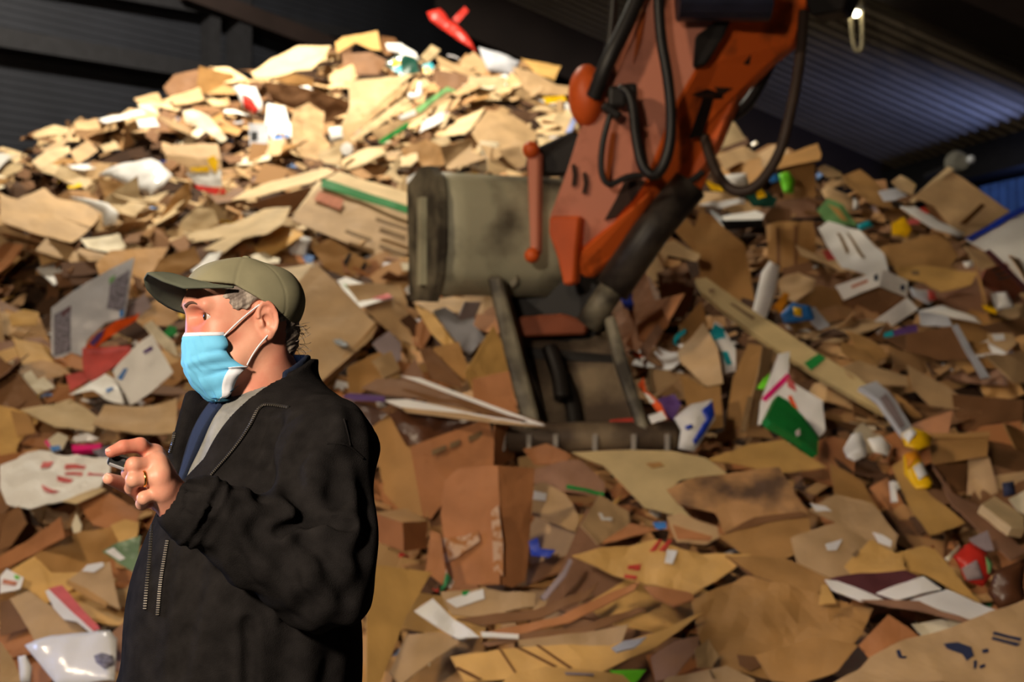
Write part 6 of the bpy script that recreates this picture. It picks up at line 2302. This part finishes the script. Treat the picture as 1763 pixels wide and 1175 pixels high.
# legs and shoes, below the frame
def trouser_sdf(P):
    q = to_local(P, TO, TF, TL, HU)
    d = d_ell(q, (.0, 0, -.72), (.15, .185, .14))
    for s in (1, -1):
        d = smin(d, d_cap(q, (.0, .10 * s, -.78), (.02, .11 * s, -1.08), .105, .08), .04)
        d = smin(d, d_cap(q, (.02, .11 * s, -1.08), (-.01, .12 * s, -TO.z + .07), .08, .066), .03)
    return smax(d, -TO.z + .05 - q[:, 2], .01)


lo, hi = bounds([tw(.2, .25, -.55), tw(-.2, -.25, -TO.z), tw(.2, -.25, -.6), tw(-.2, .25, -.6)], .03)
plink('trousers', surface('trousers', trouser_sdf, lo, hi, .010), M_trouser)
for s in (1, -1):
    def shoe_sdf(P, s=s):
        q = to_local(P, TO, TF, TL, HU)
        z0 = -TO.z
        d = d_cap(q, (-.05, .12 * s, z0 + .045), (.13, .13 * s, z0 + .032), .046, .036)
        d = smin(d, d_cap(q, (-.02, .12 * s, z0 + .05), (-.015, .12 * s, z0 + .10), .045, .05), .02)
        return smax(d, z0 + .001 - q[:, 2], .004)
    lo, hi = bounds([tw(.2, .12 * s - .07, -TO.z), tw(-.12, .12 * s + .07, -TO.z + .16), tw(.2, .2 * s, -TO.z), tw(-.12, .05 * s, -TO.z)], .02)
    plink('shoe', surface('shoe', shoe_sdf, lo, hi, .008), M_shoe)

# wedding ring on the ring finger
rp0, rp1 = HAND['r'][0].lerp(HAND['r'][1], .62), HAND['r'][0].lerp(HAND['r'][1], .78)
bm = bmesh.new()
d = (rp1 - rp0).normalized()
Mx = Matrix.Translation(rp0 - PO) @ d.to_track_quat('Z', 'Y').to_matrix().to_4x4()
nR, nr_ = 24, 6
for i in range(nR):
    a = 2 * math.pi * i / nR
    for j in range(nr_):
        b_ = 2 * math.pi * j / nr_
        rad = .0130 + .0008 * math.cos(b_)
        bm.verts.new(Mx @ Vector((rad * math.cos(a), rad * math.sin(a), (.0024 * math.sin(b_)))))
bm.verts.ensure_lookup_table()
for i in range(nR):
    for j in range(nr_):
        i2, j2 = (i + 1) % nR, (j + 1) % nr_
        bm.faces.new([bm.verts[i * nr_ + j], bm.verts[i2 * nr_ + j], bm.verts[i2 * nr_ + j2], bm.verts[i * nr_ + j2]])
link('wedding_ring', bm_mesh(bm, 'wedding_ring'), M_gold, person, smooth=True)
# fingernails
for k_, wd in (('i', .0065), ('t', .0085)):
    p2, p3 = HAND[k_][2], HAND[k_][3]
    d = (p3 - p2).normalized()
    up = Vector((0, -.6, .8)) if k_ == 'i' else Vector((-.2, -.8, .5))
    up = (up - d * up.dot(d)).normalized()
    sd = d.cross(up)
    bm = bmesh.new()
    Mn = Matrix((( d.x, sd.x, up.x, 0), (d.y, sd.y, up.y, 0), (d.z, sd.z, up.z, 0), (0, 0, 0, 1)))
    bmesh.ops.create_uvsphere(bm, u_segments=12, v_segments=8, radius=1, matrix=Matrix.Translation(p3 + d * .002 + up * .0065 - PO) @ Mn @ Matrix.Diagonal((.0065, wd * .8, .0022, 1)))
    link('fingernail', bm_mesh(bm, 'fingernail'), mat('fingernail', (224, 170, 156), rough=.25), person, smooth=True)

# the small device held between finger and thumb
dv_o = at(216, 799, 2.262)
dev = empty('handheld_recorder', dv_o)
tagprops(dev, 'small black handheld device with lime sticker between the man\'s finger and thumb', 'device')
Mr = Matrix.Rotation(.35, 4, 'Y')
bm = bmesh.new()
box_bm(bm, (.052, .030, .020), Mr, .005)
link('casing', bm_mesh(bm, 'casing'), TONE['black'], dev)
bm = bmesh.new()
box_bm(bm, (.018, .004, .011), Mr @ Matrix.Translation((.012, -.0155, .004)), .001)
link('sticker', bm_mesh(bm, 'sticker'), mat('lime_yellow_sticker', (206, 220, 40), rough=.5), dev)
bm = bmesh.new()
box_bm(bm, (.026, .004, .005), Mr @ Matrix.Translation((-.008, -.0155, -.006)), .001)
link('metal_strip', bm_mesh(bm, 'metal_strip'), mat('steel_strip', (200, 200, 205), rough=.25, metal=.8), dev)
